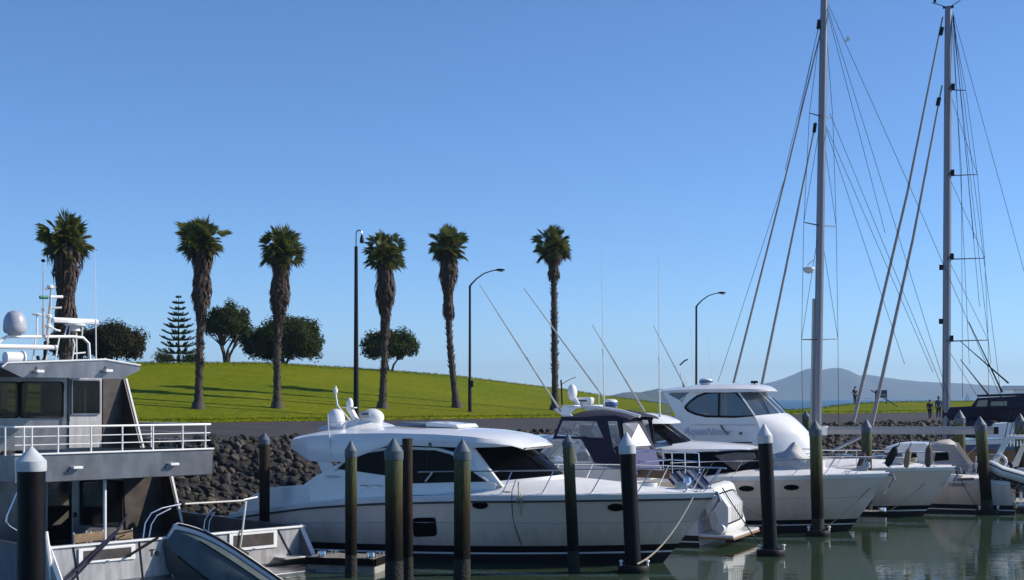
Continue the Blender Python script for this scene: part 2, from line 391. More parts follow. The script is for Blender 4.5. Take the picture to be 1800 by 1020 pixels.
# small sailing boat out on the water
p = at(1700, 700, 1500); p.z = 0
r = empty('sailing_boat', p, 0, 'tiny white sail of a boat far out on the sea beyond the lawn', 'sailboat')
mb = MB(); mb.loft([[(-3.5,-1,.1),(-3.5,1,.1),(-3.5,1.1,1),(-3.5,-1.1,1)],[(0,-1.2,-.2),(0,1.2,-.2),(0,1.4,1),(0,-1.4,1)],[(4,-.05,.2),(4,.05,.2),(4.4,.05,1.2),(4.4,-.05,1.2)]]); mb.build('hull', 'gelcoat', r)
mb = MB(); mb.prism([(.3,0,1.6),(-3.2,0,1.6),(.1,0,11)], (0,.05,0)); mb.prism([(.5,0,1.4),(4.2,0,1.3),(.5,0,9.5)], (0,.05,0)); mb.build('sail', 'whitepaint', r)

# ---------------------------------------------------------------- rip-rap boulders
random.seed(11)
def boulder_mesh(seed, mi=0):
    bm = bmesh.new(); bmesh.ops.create_icosphere(bm, subdivisions=2, radius=1)
    rnd = random.Random(seed); off = V((seed*7.3, seed*3.1, 0))
    planes = [(V((rnd.gauss(0,1), rnd.gauss(0,1), rnd.gauss(0,1))).normalized(), rnd.uniform(.55,.85)) for _ in range(9)]
    for v in bm.verts:
        d = v.co.normalized(); r = 1.
        for n, h in planes:
            k = d.dot(n)
            if k > .05: r = min(r, h/k)
        v.co = d*(r*(1+.12*noise.noise(d*2.2+off)))
    vs = [v.co.copy() for v in bm.verts]; fs = [[v.index for v in f.verts] for f in bm.faces]; bm.free(); return vs, fs
variants = [boulder_mesh(i) for i in range(14)]
spots = []
for X0 in [x*.23 for x in range(-141, 266)]:
    for j in range(25):
        v = -6.6+j*.28+random.uniform(-.13,.13); Xc = X0+random.uniform(-.2,.2)
        X = Xc-v/SQ; Y = Xc+73+v/SQ
        if Y < 20: continue
        px = 900+2500*X/Y
        if px < -150 or px > 2050: continue
        s = random.uniform(.10,.22)*(1.5 if random.random() < .10 else 1)
        spots.append((X, Y, gz(X, Y)+s*.25, s, px))
def rot3(): return (Matrix.Rotation(random.uniform(0,6.28),3,'X') @ Matrix.Rotation(random.uniform(0,6.28),3,'Y') @ Matrix.Rotation(random.uniform(0,6.28),3,'Z'))
vis = [s for s in spots if 305 < s[4] < 560 and s[2] > .25]
vis.sort(key=lambda s: -s[3]/s[1]); single = vis[:300]; ids = set(map(id, single))
mb = MB(); mbm = 0
for s in spots:
    if id(s) in ids: continue
    M = rot3(); sx = V((s[3]*random.uniform(.8,1.3), s[3]*random.uniform(.8,1.3), s[3]*random.uniform(.6,.9))); vs, fs = random.choice(variants)
    c = V(s[:3]); mb.add([V((a*b for a, b in zip(M @ v, sx)))+c for v in vs], fs, 1 if random.random() < .32 else 0)
o = mb.build('rock_armour', ['rock','rocklight'], smooth=0, recalc=False); tag(o, kind='stuff')
proto = []
for i, (vs, fs) in enumerate(variants):
    me = bpy.data.meshes.new('boulder'); me.from_pydata(vs, [], fs); me.materials.append(MATS['rocklight' if i % 3 == 0 else 'rock']); proto.append(me)
for s in single:
    o = bpy.data.objects.new('boulder', random.choice(proto)); col.objects.link(o); o.location = s[:3]
    o.rotation_euler = [random.uniform(0,6.28) for _ in range(3)]; o.scale = (s[3]*random.uniform(.8,1.25), s[3]*random.uniform(.8,1.25), s[3]*random.uniform(.65,.95))
    tag(o, 'dark broken basalt boulder in the sea wall behind the grey metal boat', 'boulder', 'boulders of the sea wall')
# ---------------------------------------------------------------- palms
def palm(px, Yb, top_py, lean, skirt, rad, seed, label, crown=1., trunk_r=.215, skirt_w=1., bare=0):
    rnd = random.Random(seed); rad *= .90; a = (px-900)/2500; X = a*Yb; z0 = gz(X, Yb)
    H = CAMZ-(top_py-700)/2500*Yb-z0
    r = empty('palm_tree', (X, Yb, z0), 0, label, 'palm tree', 'palms along the road')
    hc = H-1.95*crown                                  # where the leaf bases leave the stem
    def ax(h):
        t = h/hc; return V((lean(t), .1*math.sin(2*t+seed), h))
    path = [ax(hc*i/22) for i in range(23)]
    rr = [trunk_r*(1+.55*math.exp(-i*.9))*(1-.15*i/22) for i in range(23)]
    mb = MB(); mb.tube(path, rr, 12)
    for k in range(260):                              # stubs of old leaf bases
        h = rnd.uniform(.4, hc-skirt*.6); ang = rnd.uniform(0, 6.28); c = ax(h); d = V((math.cos(ang), math.sin(ang), 0)); s = V((-d.y, d.x, 0))
        rb = trunk_r*(1+.55*math.exp(-h/hc*22*.9))*(1-.15*h/hc)*.95; L = rnd.uniform(.05,.13)*(1.5 if h > hc*.25 else .8)
        mb.add([c+d*rb-s*.05, c+d*rb+s*.05, c+d*(rb+L)+V((0,0,.16)), c+d*rb+V((0,0,-.12))], [(0,1,2),(1,3,2),(3,0,2)])
    mb.build('trunk', 'trunk', r, smooth=50, recalc=False)
    MB().lathe([(trunk_r*2.1,-.25),(trunk_r*1.9,.04),(trunk_r*1.7,.16),(trunk_r*1.5,.4)], (0,0,0), 14).build('root_mound', 'bark', r, smooth=60)
    # skirt of dead hanging fronds
    mb = MB(); zt = hc+.15
    def sw(t): return rad*skirt_w*(.66-.38*t+.12*math.sin(t*9+seed)) if t < 1 else rad*.4
    mb.tube([ax(max(zt-skirt*i/8, .2)) if i else ax(hc) for i in range(9)], [max(sw(i/8)*.72, .2) for i in range(8)]+[trunk_r*.9], 10)
    for k in range(int(200*skirt)):
        t = rnd.random()**.85; h = zt-skirt*t; ang = rnd.uniform(0, 6.28); d = V((math.cos(ang), math.sin(ang), 0)); s = V((-d.y, d.x, 0))
        c = ax(max(min(h, hc), .1)); ro = sw(t)*rnd.uniform(.7,1.02); L = rnd.uniform(.45,1.)*(.7+.3*(1-t)); w_ = rnd.uniform(.03,.09); k2 = rnd.uniform(-.12,.12)
        p0 = c+d*ro*.8+V((0,0,.1)); p1 = c+d*ro*1.05+V((0,0,-L*.45))+s*k2; p2 = c+d*ro*rnd.uniform(.8,1.12)+V((0,0,-L))+s*k2*2
        mb.add([p0-s*w_, p0+s*w_, p1+s*w_, p1-s*w_, p2], [(0,1,2,3),(3,2,4)])
    mb.build('dead_frond_skirt', 'skirt', r, smooth=0, recalc=False)
    # crown of fan leaves
    mb = MB(); cc = ax(hc)+V((0,0,.25)); n = int(68*crown)
    for k in range(n):
        q = (k+.5)/n; el = lerp(R(88), R(-52), q**.95)+rnd.uniform(-.12,.12); ang = k*2.39996+rnd.uniform(-.25,.25)
        d = V((math.cos(ang)*math.cos(el), math.sin(ang)*math.cos(el), math.sin(el)))
        lp = (rnd.uniform(.6,.98) if k % 2 else rnd.uniform(.04,.45))*rad*(1.0 if el > 0 else .85); s = d.cross(V((0,0,1))); s = s.normalized() if s.length > .05 else V((1,0,0)); up = s.cross(d).normalized()
        p0 = cc+d*.12; pm = cc+d*lp
        mb.add([p0-s*.03, p0+s*.03, pm+s*.022, pm-s*.022], [(0,1,2,3)], 1)
        nb = 19; fl = rnd.uniform(.62,.9)*rad
        tw = rnd.uniform(-1.2,1.2); s2 = (s*math.cos(tw)+up*math.sin(tw)); u2 = s2.cross(d).normalized()
        for b in range(nb):
            th = lerp(-1.45, 1.45, b/(nb-1))+rnd.uniform(-.05,.05); bd = d*math.cos(th)+s2*math.sin(th); L = fl*(1-.38*abs(th)/1.4)*rnd.uniform(.85,1.1)
            sd_ = u2.cross(bd).normalized(); wd = .034
            m1 = pm+bd*L*.6+u2*.03; tip = pm+bd*L+V((0,0,-L*rnd.uniform(.0,.22)))
            mb.add([pm, m1+sd_*wd+u2*.02, tip, m1-sd_*wd], [(0,1,2),(0,2,3)], 1 if (q > .86 and rnd.random() < .5) else 0)
    mb.build('crown', ['frond','skirt'], r, smooth=0, recalc=False)
    return r
Z = lambda t: 0.
vrow = lambda px, v: vY((px-900)/2500, v)
palm(113, vrow(113,19), 363, lambda t: .1*t, 5.6, 1.22, 1, 'palm standing behind the roof of the grey metal boat, widest shaggy trunk', 1.1, .34, 1.12)
palm(348, vrow(348,19), 370, lambda t: .28*t, 4.2, 1.22, 2, 'tall palm beside the small conifer, second from the photo left edge', 1.05)
palm(487, vrow(487,19), 392, lambda t: .30*t*t, 4.6, 1.2, 3, 'palm with shaggy trunk in front of the widest bushy tree on the hill crest')
palm(672, vrow(672,19), 402, lambda t: .15*t*t+.15*math.sin(3*t), 4.9, 1.2, 4, 'palm just right of the tallest lamp post, in front of the umbrella shaped tree')
palm(803, vrow(803,19.5), 391, lambda t: -.55*t+.25*math.sin(3.14*t)*-1, 4.3, 1.15, 5, 'palm whose trunk bends to the left, beside the curved arm lamp post', 1.)
palm(976, vrow(976,19), 393, lambda t: -.12*t, 1.9, 1.2, 6, 'slender bare trunked palm standing alone with a short skirt, behind the outrigger poles', 1., .24, .95)

# ---------------------------------------------------------------- broad trees
def tree(name, px, v, w_, h, seed, label, m='leafdark', stem=.35, clumps=46, leaf=.25, cb=.25, per=150, lean=0., trunks=3, group=None, gap=1.):
    rnd = random.Random(seed); a = (px-900)/2500; Y = vY(a, v); X = a*Y; z0 = gz(X, Y)
    r = empty(name, (X, Y, z0-.05), 0, label, 'tree', group)
    cz = h*(cb+(1-cb)*.5); rz = h*(1-cb)*.5; C = []
    for k in range(clumps):
        q = (k+.5)/clumps; zz = 1-1.75*q; ang = k*2.39996+rnd.uniform(-.3,.3); rad_ = math.sqrt(max(0, 1-zz*zz)); sc_ = rnd.uniform(.5,.98)
        C.append(V((math.cos(ang)*rad_*w_/2*sc_+lean, math.sin(ang)*rad_*w_/2*sc_, cz+zz*rz*sc_)))
    mb = MB(); base = V((0,0,0)); forks = []
    for k in range(trunks):
        ang = k*6.28/trunks+rnd.uniform(-.4,.4); f = V((math.cos(ang)*w_*.13+lean*.5, math.sin(ang)*w_*.13, h*rnd.uniform(stem, stem+.12)))
        mb.tube([base+V((math.cos(ang)*.1, math.sin(ang)*.1, -.2)), f*.5+V((0,0,.1)), f], [h*.034, h*.026, h*.02], 7); forks.append(f)
    for c in C[::2]:
        f = min(forks, key=lambda q_: (q_-c).length); mid = f.lerp(c, .5)+V((rnd.uniform(-.15,.15), rnd.uniform(-.15,.15), -.08))
        mb.tube([f, mid, c], [h*.016, h*.01, h*.004], 5)
    mb.build('trunk', 'bark', r)
    mb = MB()
    for c in C:
        cr = rnd.uniform(.5,.9)*gap*(.75+.05*w_)
        for i in range(per):
            d = V((rnd.gauss(0,1), rnd.gauss(0,1), rnd.gauss(0,.8))); d = d.normalized()*cr*rnd.random()**.45; p = c+d
            if p.z < .05: continue
            n = (d.normalized()+V((rnd.uniform(-.8,.8), rnd.uniform(-.8,.8), rnd.uniform(-.2,1)))).normalized(); u = n.orthogonal().normalized(); u = Matrix.Rotation(rnd.uniform(0,6.28), 3, n) @ u; w2 = n.cross(u)
            s = leaf*rnd.uniform(.6,1.2)
            mb.add([p-u*s*.5, p-w2*s*.28+n*.03, p+u*s*.5, p+w2*s*.28+n*.03], [(0,1,2,3)])
    mb.build('crown', m, r, smooth=0, recalc=False)
    return r
G = 'trees on the hill crest'
tree('broad_tree', 200, 50, 4.6, 3.05, 21, 'dark brownish rounded tree on the crest behind the grey boat roof', 'leafbrown', .2, 60, .25, .05, 230, group=G)
tree('broad_tree', 132, 52, 4.0, 3.0, 22, 'dark low tree partly hidden by the widest shaggy palm', 'leafdark', .2, 36, .25, .05, 220, group=G)
tree('broad_tree', 398, 51, 4.4, 5.05, 23, 'open crowned tree with forked bare limbs between two palms on the crest', 'leafdark', .18, 46, .25, .36, 200, trunks=5, group=G, gap=.85)
tree('broad_tree', 499, 52, 7.4, 4.0, 24, 'widest bushy dark green tree on the hill crest, crown nearly to the grass', 'leafdark', .22, 120, .26, .06, 230, group=G)
tree('umbrella_tree', 686, 49, 4.8, 3.75, 26, 'umbrella shaped dark tree on bare stem standing alone right of the tallest lamp post', 'leafdark', .28, 64, .25, .27, 230, trunks=2, group=G)
tree('low_bush', 287, 50, 1.3, .75, 27, 'small round bush on the crest left of the conifer', 'leafdark', .2, 12, .16, .0, 90, group='bushes beside the conifer')
tree('low_bush', 336, 50, 1.0, .7, 28, 'small round bush on the crest right of the conifer', 'leafdark', .2, 12, .16, .0, 90, group='bushes beside the conifer')
# conifer with tiers
def conifer(px, v, h, wb, seed):
    rnd = random.Random(seed); a = (px-900)/2500; Y = vY(a, v); X = a*Y; z0 = gz(X, Y)
    r = empty('conifer_tree', (X, Y, z0-.05), 0, 'young tiered conifer with level branches on the hill crest', 'tree', G)
    MB().tube([(0,0,-.2),(0,0,h*.5),(0,0,h)], [.1,.06,.015], 8).build('trunk', 'bark', r)
    mb = MB(); tiers = 11
    for i in range(tiers):
        t = i/(tiers-1); z = lerp(.25, h-.12, t**.92); L = wb*.5*(1-t)**.75+.12; nb = 7 if t < .8 else 5
        for k in range(nb):
            ang = k*6.283/nb+i*.9+rnd.uniform(-.12,.12); d = V((math.cos(ang), math.sin(ang), 0)); s = V((-d.y, d.x, 0)); Lk = L*rnd.uniform(.85,1.08)
            pts = [V((0,0,z))+d*Lk*q+V((0,0,-.10*Lk*math.sin(q*3.1)+.16*Lk*q*q)) for q in (0,.33,.66,1)]
            mb.tube(pts, [.03,.022,.016,.008], 4)
            for j in range(int(110*Lk/1.2)+24):
                q = .22+.8*rnd.random(); c = V((0,0,z))+d*Lk*q+V((0,0,-.10*Lk*math.sin(q*3.1)+.16*Lk*q*q)); sd_ = 1 if rnd.random() < .5 else -1
                e = c+s*sd_*rnd.uniform(.05,.22)*(1.1-q*.4)+d*rnd.uniform(.02,.12)+V((0,0,rnd.uniform(.04,.16)))
                mb.add([c-d*.035, c+d*.035, e+V((0,0,.05)), e-V((0,0,.05))], [(0,1,2,3)])
    mb.build('crown', 'leafpine', r, smooth=0, recalc=False)
conifer(314, 50.5, 5.5, 3.3, 31)

# ---------------------------------------------------------------- lamp posts, sign, people
def lamp(px, v, label, top_py, arm, kind):
    a = (px-900)/2500; Y = vY(a, v); X = a*Y; z0 = gz(X, Y); s = 2500/Y
    r = empty('street_lamp', (X, Y, z0-.05), 0, label, 'street lamp', 'lamp posts along the road')
    H = CAMZ-(top_py-700)/2500*Y-z0
    if kind == 'hook':
        MB().tube([(0,0,0),(0,0,H*.5),(0,0,H)], [.17,.13,.10], 12).tube([(0,0,0),(0,0,.1)], .26, 12).build('pole', 'lampdark', r)
        ph = [(0,0,H-.02),(0,0,H+.75)]+[(.17-.17*math.cos(q), 0, H+.75+.22*math.sin(q)) for q in [i*math.pi/8 for i in range(1, 9)]]+[(.34,0,H+.62)]
        MB().tube(ph, .04, 8).build('arm', 'lampgrey', r)
        MB().lathe([(.02,.25),(.06,.2),(.1,.05),(.13,-.18),(.12,-.26),(.02,-.3)], (.34,0,H+.48), 12).build('lamp_head', 'lampdark', r)
    else:
        MB().tube([(0,0,0),(0,0,2.2),(0,0,2.25),(0,0,H)], [.125,.125,.095,.075], 12).tube([(0,0,0),(0,0,.08)], .2, 12).build('pole', 'lampdark', r)
        MB().tube([(-.03,0,H-.1),(.08,0,H+.12),(.45,0,H+.5),(.95,0,H+.85),(1.5,0,H+1.03),(1.85,0,H+1.07)], [.075,.06,.045,.04,.035,.035], 8).build('arm', 'lampdark', r)
        mb = MB(); mb.ellip((2.0,0,H+1.08), (.33,.14,.09), 12, 6); mb.build('lamp_head', 'lampdark', r)
        MB().ellip((2.08,0,H+1.04), (.2,.11,.09), 10, 5, z0=-1, z1=.2).build('lamp_bowl', 'capwhite', r)
        MB().box((.13,-.02,1.9), (.2,.2,.42)).build('control_box', 'lampdark', r, bevel=.02)
lamp(626, 14.6, 'tallest dark lamp post with small hooked top, left of the umbrella tree', 432, 0, 'hook')
lamp(826, 17, 'dark lamp post with long curved arm standing on the grass by the road', 502, 1, 'arm')
lamp(1224, 17, 'dark lamp post with curved arm rising behind the white cabin cruiser roof', 538, 1, 'arm')
# notice board
a = (1549-900)/2500; Y = 143; X = a*Y
r = empty('notice_board', (X, Y, gz(X, Y)), 0, 'dark blue notice board on two posts on the grass by the sea', 'sign')
s = Y/2500
MB().box((0,0,20.5*s), (20*s,.06,8*s)).build('panel', 'signblue', r); MB().box((.1,0,13.5*s), (17*s,.05,5*s)).build('lower_panel', 'capblue', r)
for sx in (-1, 1): MB().tube([(sx*9.7*s,.06,-.3),(sx*9.7*s,.06,24.5*s)], .05, 6).build('post', 'lampdark', r)
def person(px, py, Y, h, face, stride, label, top, arm=0.):
    """one skinned body, with clothes and hair as children"""
    X = (px-900)/2500*Y; z0 = gz(X, Y); k = h/1.75
    r = empty('person', (X, Y, z0), face, label, 'person', 'people walking by the sea')
    J = {'pel':(0,0,.95),'wai':(0,.01,1.12),'che':(0,.0,1.34),'nek':(0,.0,1.5),'hb':(0,.01,1.57),'hm':(0,.03,1.66),'ht':(0,.02,1.74)}
    for sx, n in ((-1,'l'),(1,'r')):
        st = stride*sx
        J.update({n+'hip':(sx*.09,0,.9), n+'kne':(sx*.1,.10*st+.03,.5), n+'ank':(sx*.1,.28*st-.02,.09+max(0,-st)*.05), n+'toe':(sx*.12,.28*st+.15,.03),
                  n+'sho':(sx*.19,0,1.43), n+'elb':(sx*.25,-.10*st+arm*.12,1.15), n+'wri':(sx*.25,-.02*st+.06+arm*.3,.92+arm*.3), n+'pal':(sx*.25,-.0*st+.08+arm*.34,.85+arm*.32)})
        for f in range(4): J[n+'f%d' % f] = (sx*(.245+.004*f), J[n+'pal'][1]+.02-.014*f+.01, J[n+'pal'][2]-.085+.006*abs(f-1))
        J[n+'th'] = (sx*.235, J[n+'pal'][1]+.05, J[n+'pal'][2]-.03)
    rad = {'pel':.15,'wai':.135,'che':.155,'nek':.06,'hb':.075,'hm':.098,'ht':.06}
    for n in 'lr': rad.update({n+'hip':.1,n+'kne':.065,n+'ank':.045,n+'toe':.038,n+'sho':.065,n+'elb':.045,n+'wri':.032,n+'pal':.034,n+'th':.009,**{n+'f%d' % f:.0085 for f in range(4)}})
    E = [('pel','wai'),('wai','che'),('che','nek'),('nek','hb'),('hb','hm'),('hm','ht')]
    for n in 'lr': E += [('pel',n+'hip'),(n+'hip',n+'kne'),(n+'kne',n+'ank'),(n+'ank',n+'toe'),('che',n+'sho'),(n+'sho',n+'elb'),(n+'elb',n+'wri'),(n+'wri',n+'pal'),(n+'pal',n+'th')]+[(n+'pal',n+'f%d' % f) for f in range(4)]
    def skin(name, joints, edges, root, m, grow=1.):
        me = bpy.data.meshes.new(name); ids_ = {j:i for i, j in enumerate(joints)}
        me.from_pydata([V(J[j])*k for j in joints], [(ids_[a_], ids_[b_]) for a_, b_ in edges], []); me.materials.append(MATS[m])
        o = bpy.data.objects.new(name, me); col.objects.link(o); o.parent = r
        md = o.modifiers.new('skin', 'SKIN'); md.use_smooth_shade = True; ss = o.modifiers.new('sub', 'SUBSURF'); ss.levels = 1; ss.render_levels = 1
        sv = me.skin_vertices[0].data
        for j, i in ids_.items():
            sv[i].radius = (rad[j]*k*grow, rad[j]*k*grow*(.75 if j in ('che','wai','pel') else 1)); sv[i].use_root = (j == root)
        return o
    skin('body', list(J), E, 'pel', 'skin')
    tj = ['pel','wai','che','lsho','lelb','rsho','relb']; skin('jacket', tj+['lwri','rwri'], [('pel','wai'),('wai','che'),('che','lsho'),('lsho','lelb'),('che','rsho'),('rsho','relb'),('lelb','lwri'),('relb','rwri')], 'pel', top, 1.18)
    skin('trousers', ['pel','lhip','lkne','lank','rhip','rkne','rank'], [('pel','lhip'),('lhip','lkne'),('lkne','lank'),('pel','rhip'),('rhip','rkne'),('rkne','rank')], 'pel', 'clothdark', 1.2)
    mb = MB(); mb.ellip((0,-.012*k,1.675*k), (.108*k,.118*k,.115*k), 12, 8, z0=-.35); mb.build('hair', 'hair', r)
    mb = MB()
    for sx in (-1, 1): mb.ellip((sx*.035*k,.118*k,1.655*k), (.014*k,.01*k,.009*k), 8, 5)
    mb.box((0,.128*k,1.625*k), (.025*k,.03*k,.04*k)); mb.box((0,.112*k,1.585*k), (.05*k,.02*k,.012*k)); mb.build('face', 'skin', r)
person(1634.5, 725, 109, 1.55, R(178), .75, 'shorter walker in dark top and trousers on the road edge, arm out', 'clothdark', .25)
person(1650, 723, 111, 1.78, R(172), -.55, 'taller walker in blue grey jacket beside the shorter one', 'clothblue')
person(1503, 708, 143, 1.74, R(20), .15, 'person in dark clothes standing alone on the grass beside the notice board', 'clothdark', .7)
# ---------------------------------------------------------------- mooring piles
def pile(px_top, py_top, px_bot, Y, dia, kind, label, ring=False, cap=.55, pxy=None):
    """px_bot: where the pile meets the water (row from Y)"""
    top = at(px_top, py_top, Y); Xb = (px_bot-900)/2500*Y; Z0 = 0.
    if pxy is not None:                                  # lean measured at a visible row above the water
        z1 = CAMZ-(pxy-700)/2500*Y; f = (top.z-0)/(top.z-z1); Xb = top.x+(Xb-top.x)*f
    r = empty('mooring_pile', (Xb, Y, 0), 0, label, 'mooring pile', 'mooring piles')
    d = V((top.x-Xb, 0, top.z)); H = d.length; u = d.normalized(); q = V((0,0,1)).rotation_difference(u).to_matrix(); rr = dia/2; rnd = random.Random(int(px_top))
    hc = cap if kind != 'bare' else 0
    m = {'black':'sleeve','green':'pilewood','brown':'pilebrown','bare':'pilebrown'}[kind]
    prof = [(rr*(1+rnd.uniform(-.02,.02)), lerp(-3, H-hc, i/14)) for i in range(15)]
    if kind == 'bare': prof.append((rr*.9, H))
    mb = MB(); mb.lathe(prof, seg=20, M=q)
    mb.build('pile_shaft', m, r)
    if kind != 'black':
        w_ = MB(); rings = []
        for z in [-.5+.12*i for i in range(10)]:
            rings.append([q @ V((math.cos(a_)*rr*k_, math.sin(a_)*rr*k_, z)) for a_ in [i*6.2832/22 for i in range(22)] for k_ in [1.03+(.10*max(0,noise.noise(V((math.cos(a_)*3, math.sin(a_)*3+px_top, z*6)))+.2))*(1 if z < .45 else .15)]])
        w_.loft(rings).build('weed_band', 'weed', r, smooth=60)
    if hc:
        c = MB(); c.lathe([(rr*1.06, H-hc-.02),(rr*1.09, H-hc+.01),(rr*1.09, H-hc*.62),(rr*1.05, H-hc*.60),(.02, H)], seg=20, M=q)
        c.build('pile_cap', 'capwhite' if kind == 'black' else 'capblue', r, smooth=30)
    if ring:
        g = MB(); g.lathe([(rr*1.15,-.05),(rr*1.9,-.05),(rr*2.0,.02),(rr*2.0,.12),(rr*1.85,.17),(rr*1.15,.17)], (0,0,.02), 24); g.build('mooring_collar', 'rubber', r)
        for an in (R(-15), R(200), R(80)):
            x, y = rr*1.75*math.cos(an), rr*1.75*math.sin(an); MB().lathe([(.035,0),(.03,.1),(.06,.12),(.05,.16),(.01,.17)], (x, y, .17), 10).build('cleat', 'whitepaint', r)
    return r
pile(55, 785, 55, 21.9, .42, 'black', 'thickest black pile with white cone cap, in front of the grey metal boat', cap=.36)
pile(465, 761, 465, 41, .30, 'brown', 'dark thin capped pile at the stern end of the long white motor yacht', cap=.32)
pile(617, 775, 617, 36.5, .30, 'green', 'green brown capped pile left of two thicker ones, rising from the small wooden dock', cap=.40)
pile(692, 770, 693, 35.2, .44, 'green', 'thick green brown pile with pale blue cap, touching an uncapped brown pile', cap=.52)
pile(716, 771, 717, 36.0, .26, 'bare', 'flat topped brown timber pile without a cap')
pile(813, 772, 812, 35.6, .41, 'green', 'thick green brown capped pile in front of the yacht side windows', cap=.50)
pile(998, 764, 1009, 37.5, .30, 'green', 'thin leaning dark green pile in front of the white yacht foredeck', pxy=1000, cap=.32)
pile(1101, 760, 1114, 37.6, .42, 'black', 'black pile with white cap and a floating collar, beside the white yacht bow', True, cap=.55)
pile(1343, 745, 1355, 41.6, .42, 'black', 'black pile with white cap and a floating collar, right of the white tender', True, cap=.55)
pile(1433, 739, 1438, 47.5, .41, 'green', 'dark green pile with a floating collar, in front of the tall yacht mast', True, cap=.5)
pile(1156, 749, 1158, 56, .36, 'green', 'pale green capped pile behind the navy canopy', cap=.5, pxy=850)
pile(1190, 745, 1191, 63, .34, 'brown', 'tan capped pile farther behind, next to the pale green one', cap=.5, pxy=820)
pile(1416, 722, 1420, 82, .42, 'green', 'distant dark pile between the cabin cruiser and the tall mast', cap=.5, pxy=770)
pile(1523, 737, 1524, 54, .39, 'green', 'dark green capped pile in front of the furled boom', False, cap=.5, pxy=905)
pile(1687, 721, 1688, 61, .43, 'green', 'capped pile at the outer end of the boom', cap=.55, pxy=800)
pile(1722, 732, 1736, 56.5, .44, 'green', 'leaning green brown pile with a floating collar, in front of the stern arch', True, cap=.55)
pile(1793, 727, 1794, 62, .44, 'green', 'capped pile at the right edge beside the white deckhouse', cap=.55, pxy=790)

# ---------------------------------------------------------------- floating docks
def dock(px, py, L, W, yaw, label, Y=None):
    Y = Y or (CAMZ-.35)/((py-700)/2500); c = at(px, py, Y)
    r = empty('floating_dock', (c.x, c.y, 0), yaw, label, 'dock')
    mb = MB()
    n = int(L/.16)
    for i in range(n): mb.box((-L/2+(i+.5)*L/n, 0, .36+.004*((i*7) % 3)), (L/n-.012, W, .05))
    mb.build('deck_boards', 'oldwood', r); MB().box((0,0,.08), (L,W*.92,.44)).build('float', 'concrete', r, bevel=.04)
    k = MB()
    for sy in (-1, 1): k.box((0, sy*(W/2+.03), .30), (L,.05,.18))
    k.box((L/2+.03,0,.30), (.05,W,.18)); k.build('timber_edge', 'pilebrown', r)
    for sx in (-.3,.42):
        c2 = MB(); c2.tube([(sx*L-.16,W*.36,.47),(sx*L+.16,W*.36,.47)], .025, 8); c2.tube([(sx*L-.05,W*.36,.38),(sx*L-.05,W*.36,.47)], .022, 6); c2.tube([(sx*L+.05,W*.36,.38),(sx*L+.05,W*.36,.47)], .022, 6); c2.build('cleat', 'steel', r)
        MB().lathe([(.13,.36),(.14,.42),(.12,.52),(.02,.54)], (sx*L,-W*.36,.02), 10).build('bollard', 'steel', r)
    return r
dock(612, 996, 1.9, 1.2, R(-14), 'small weathered wooden dock at the foot of a green brown pile beside the grey boat', 38)
dock(1519, 905, 1.6, .9, R(-14), 'little floating dock between two white bows beside a dark green pile', 53.2)
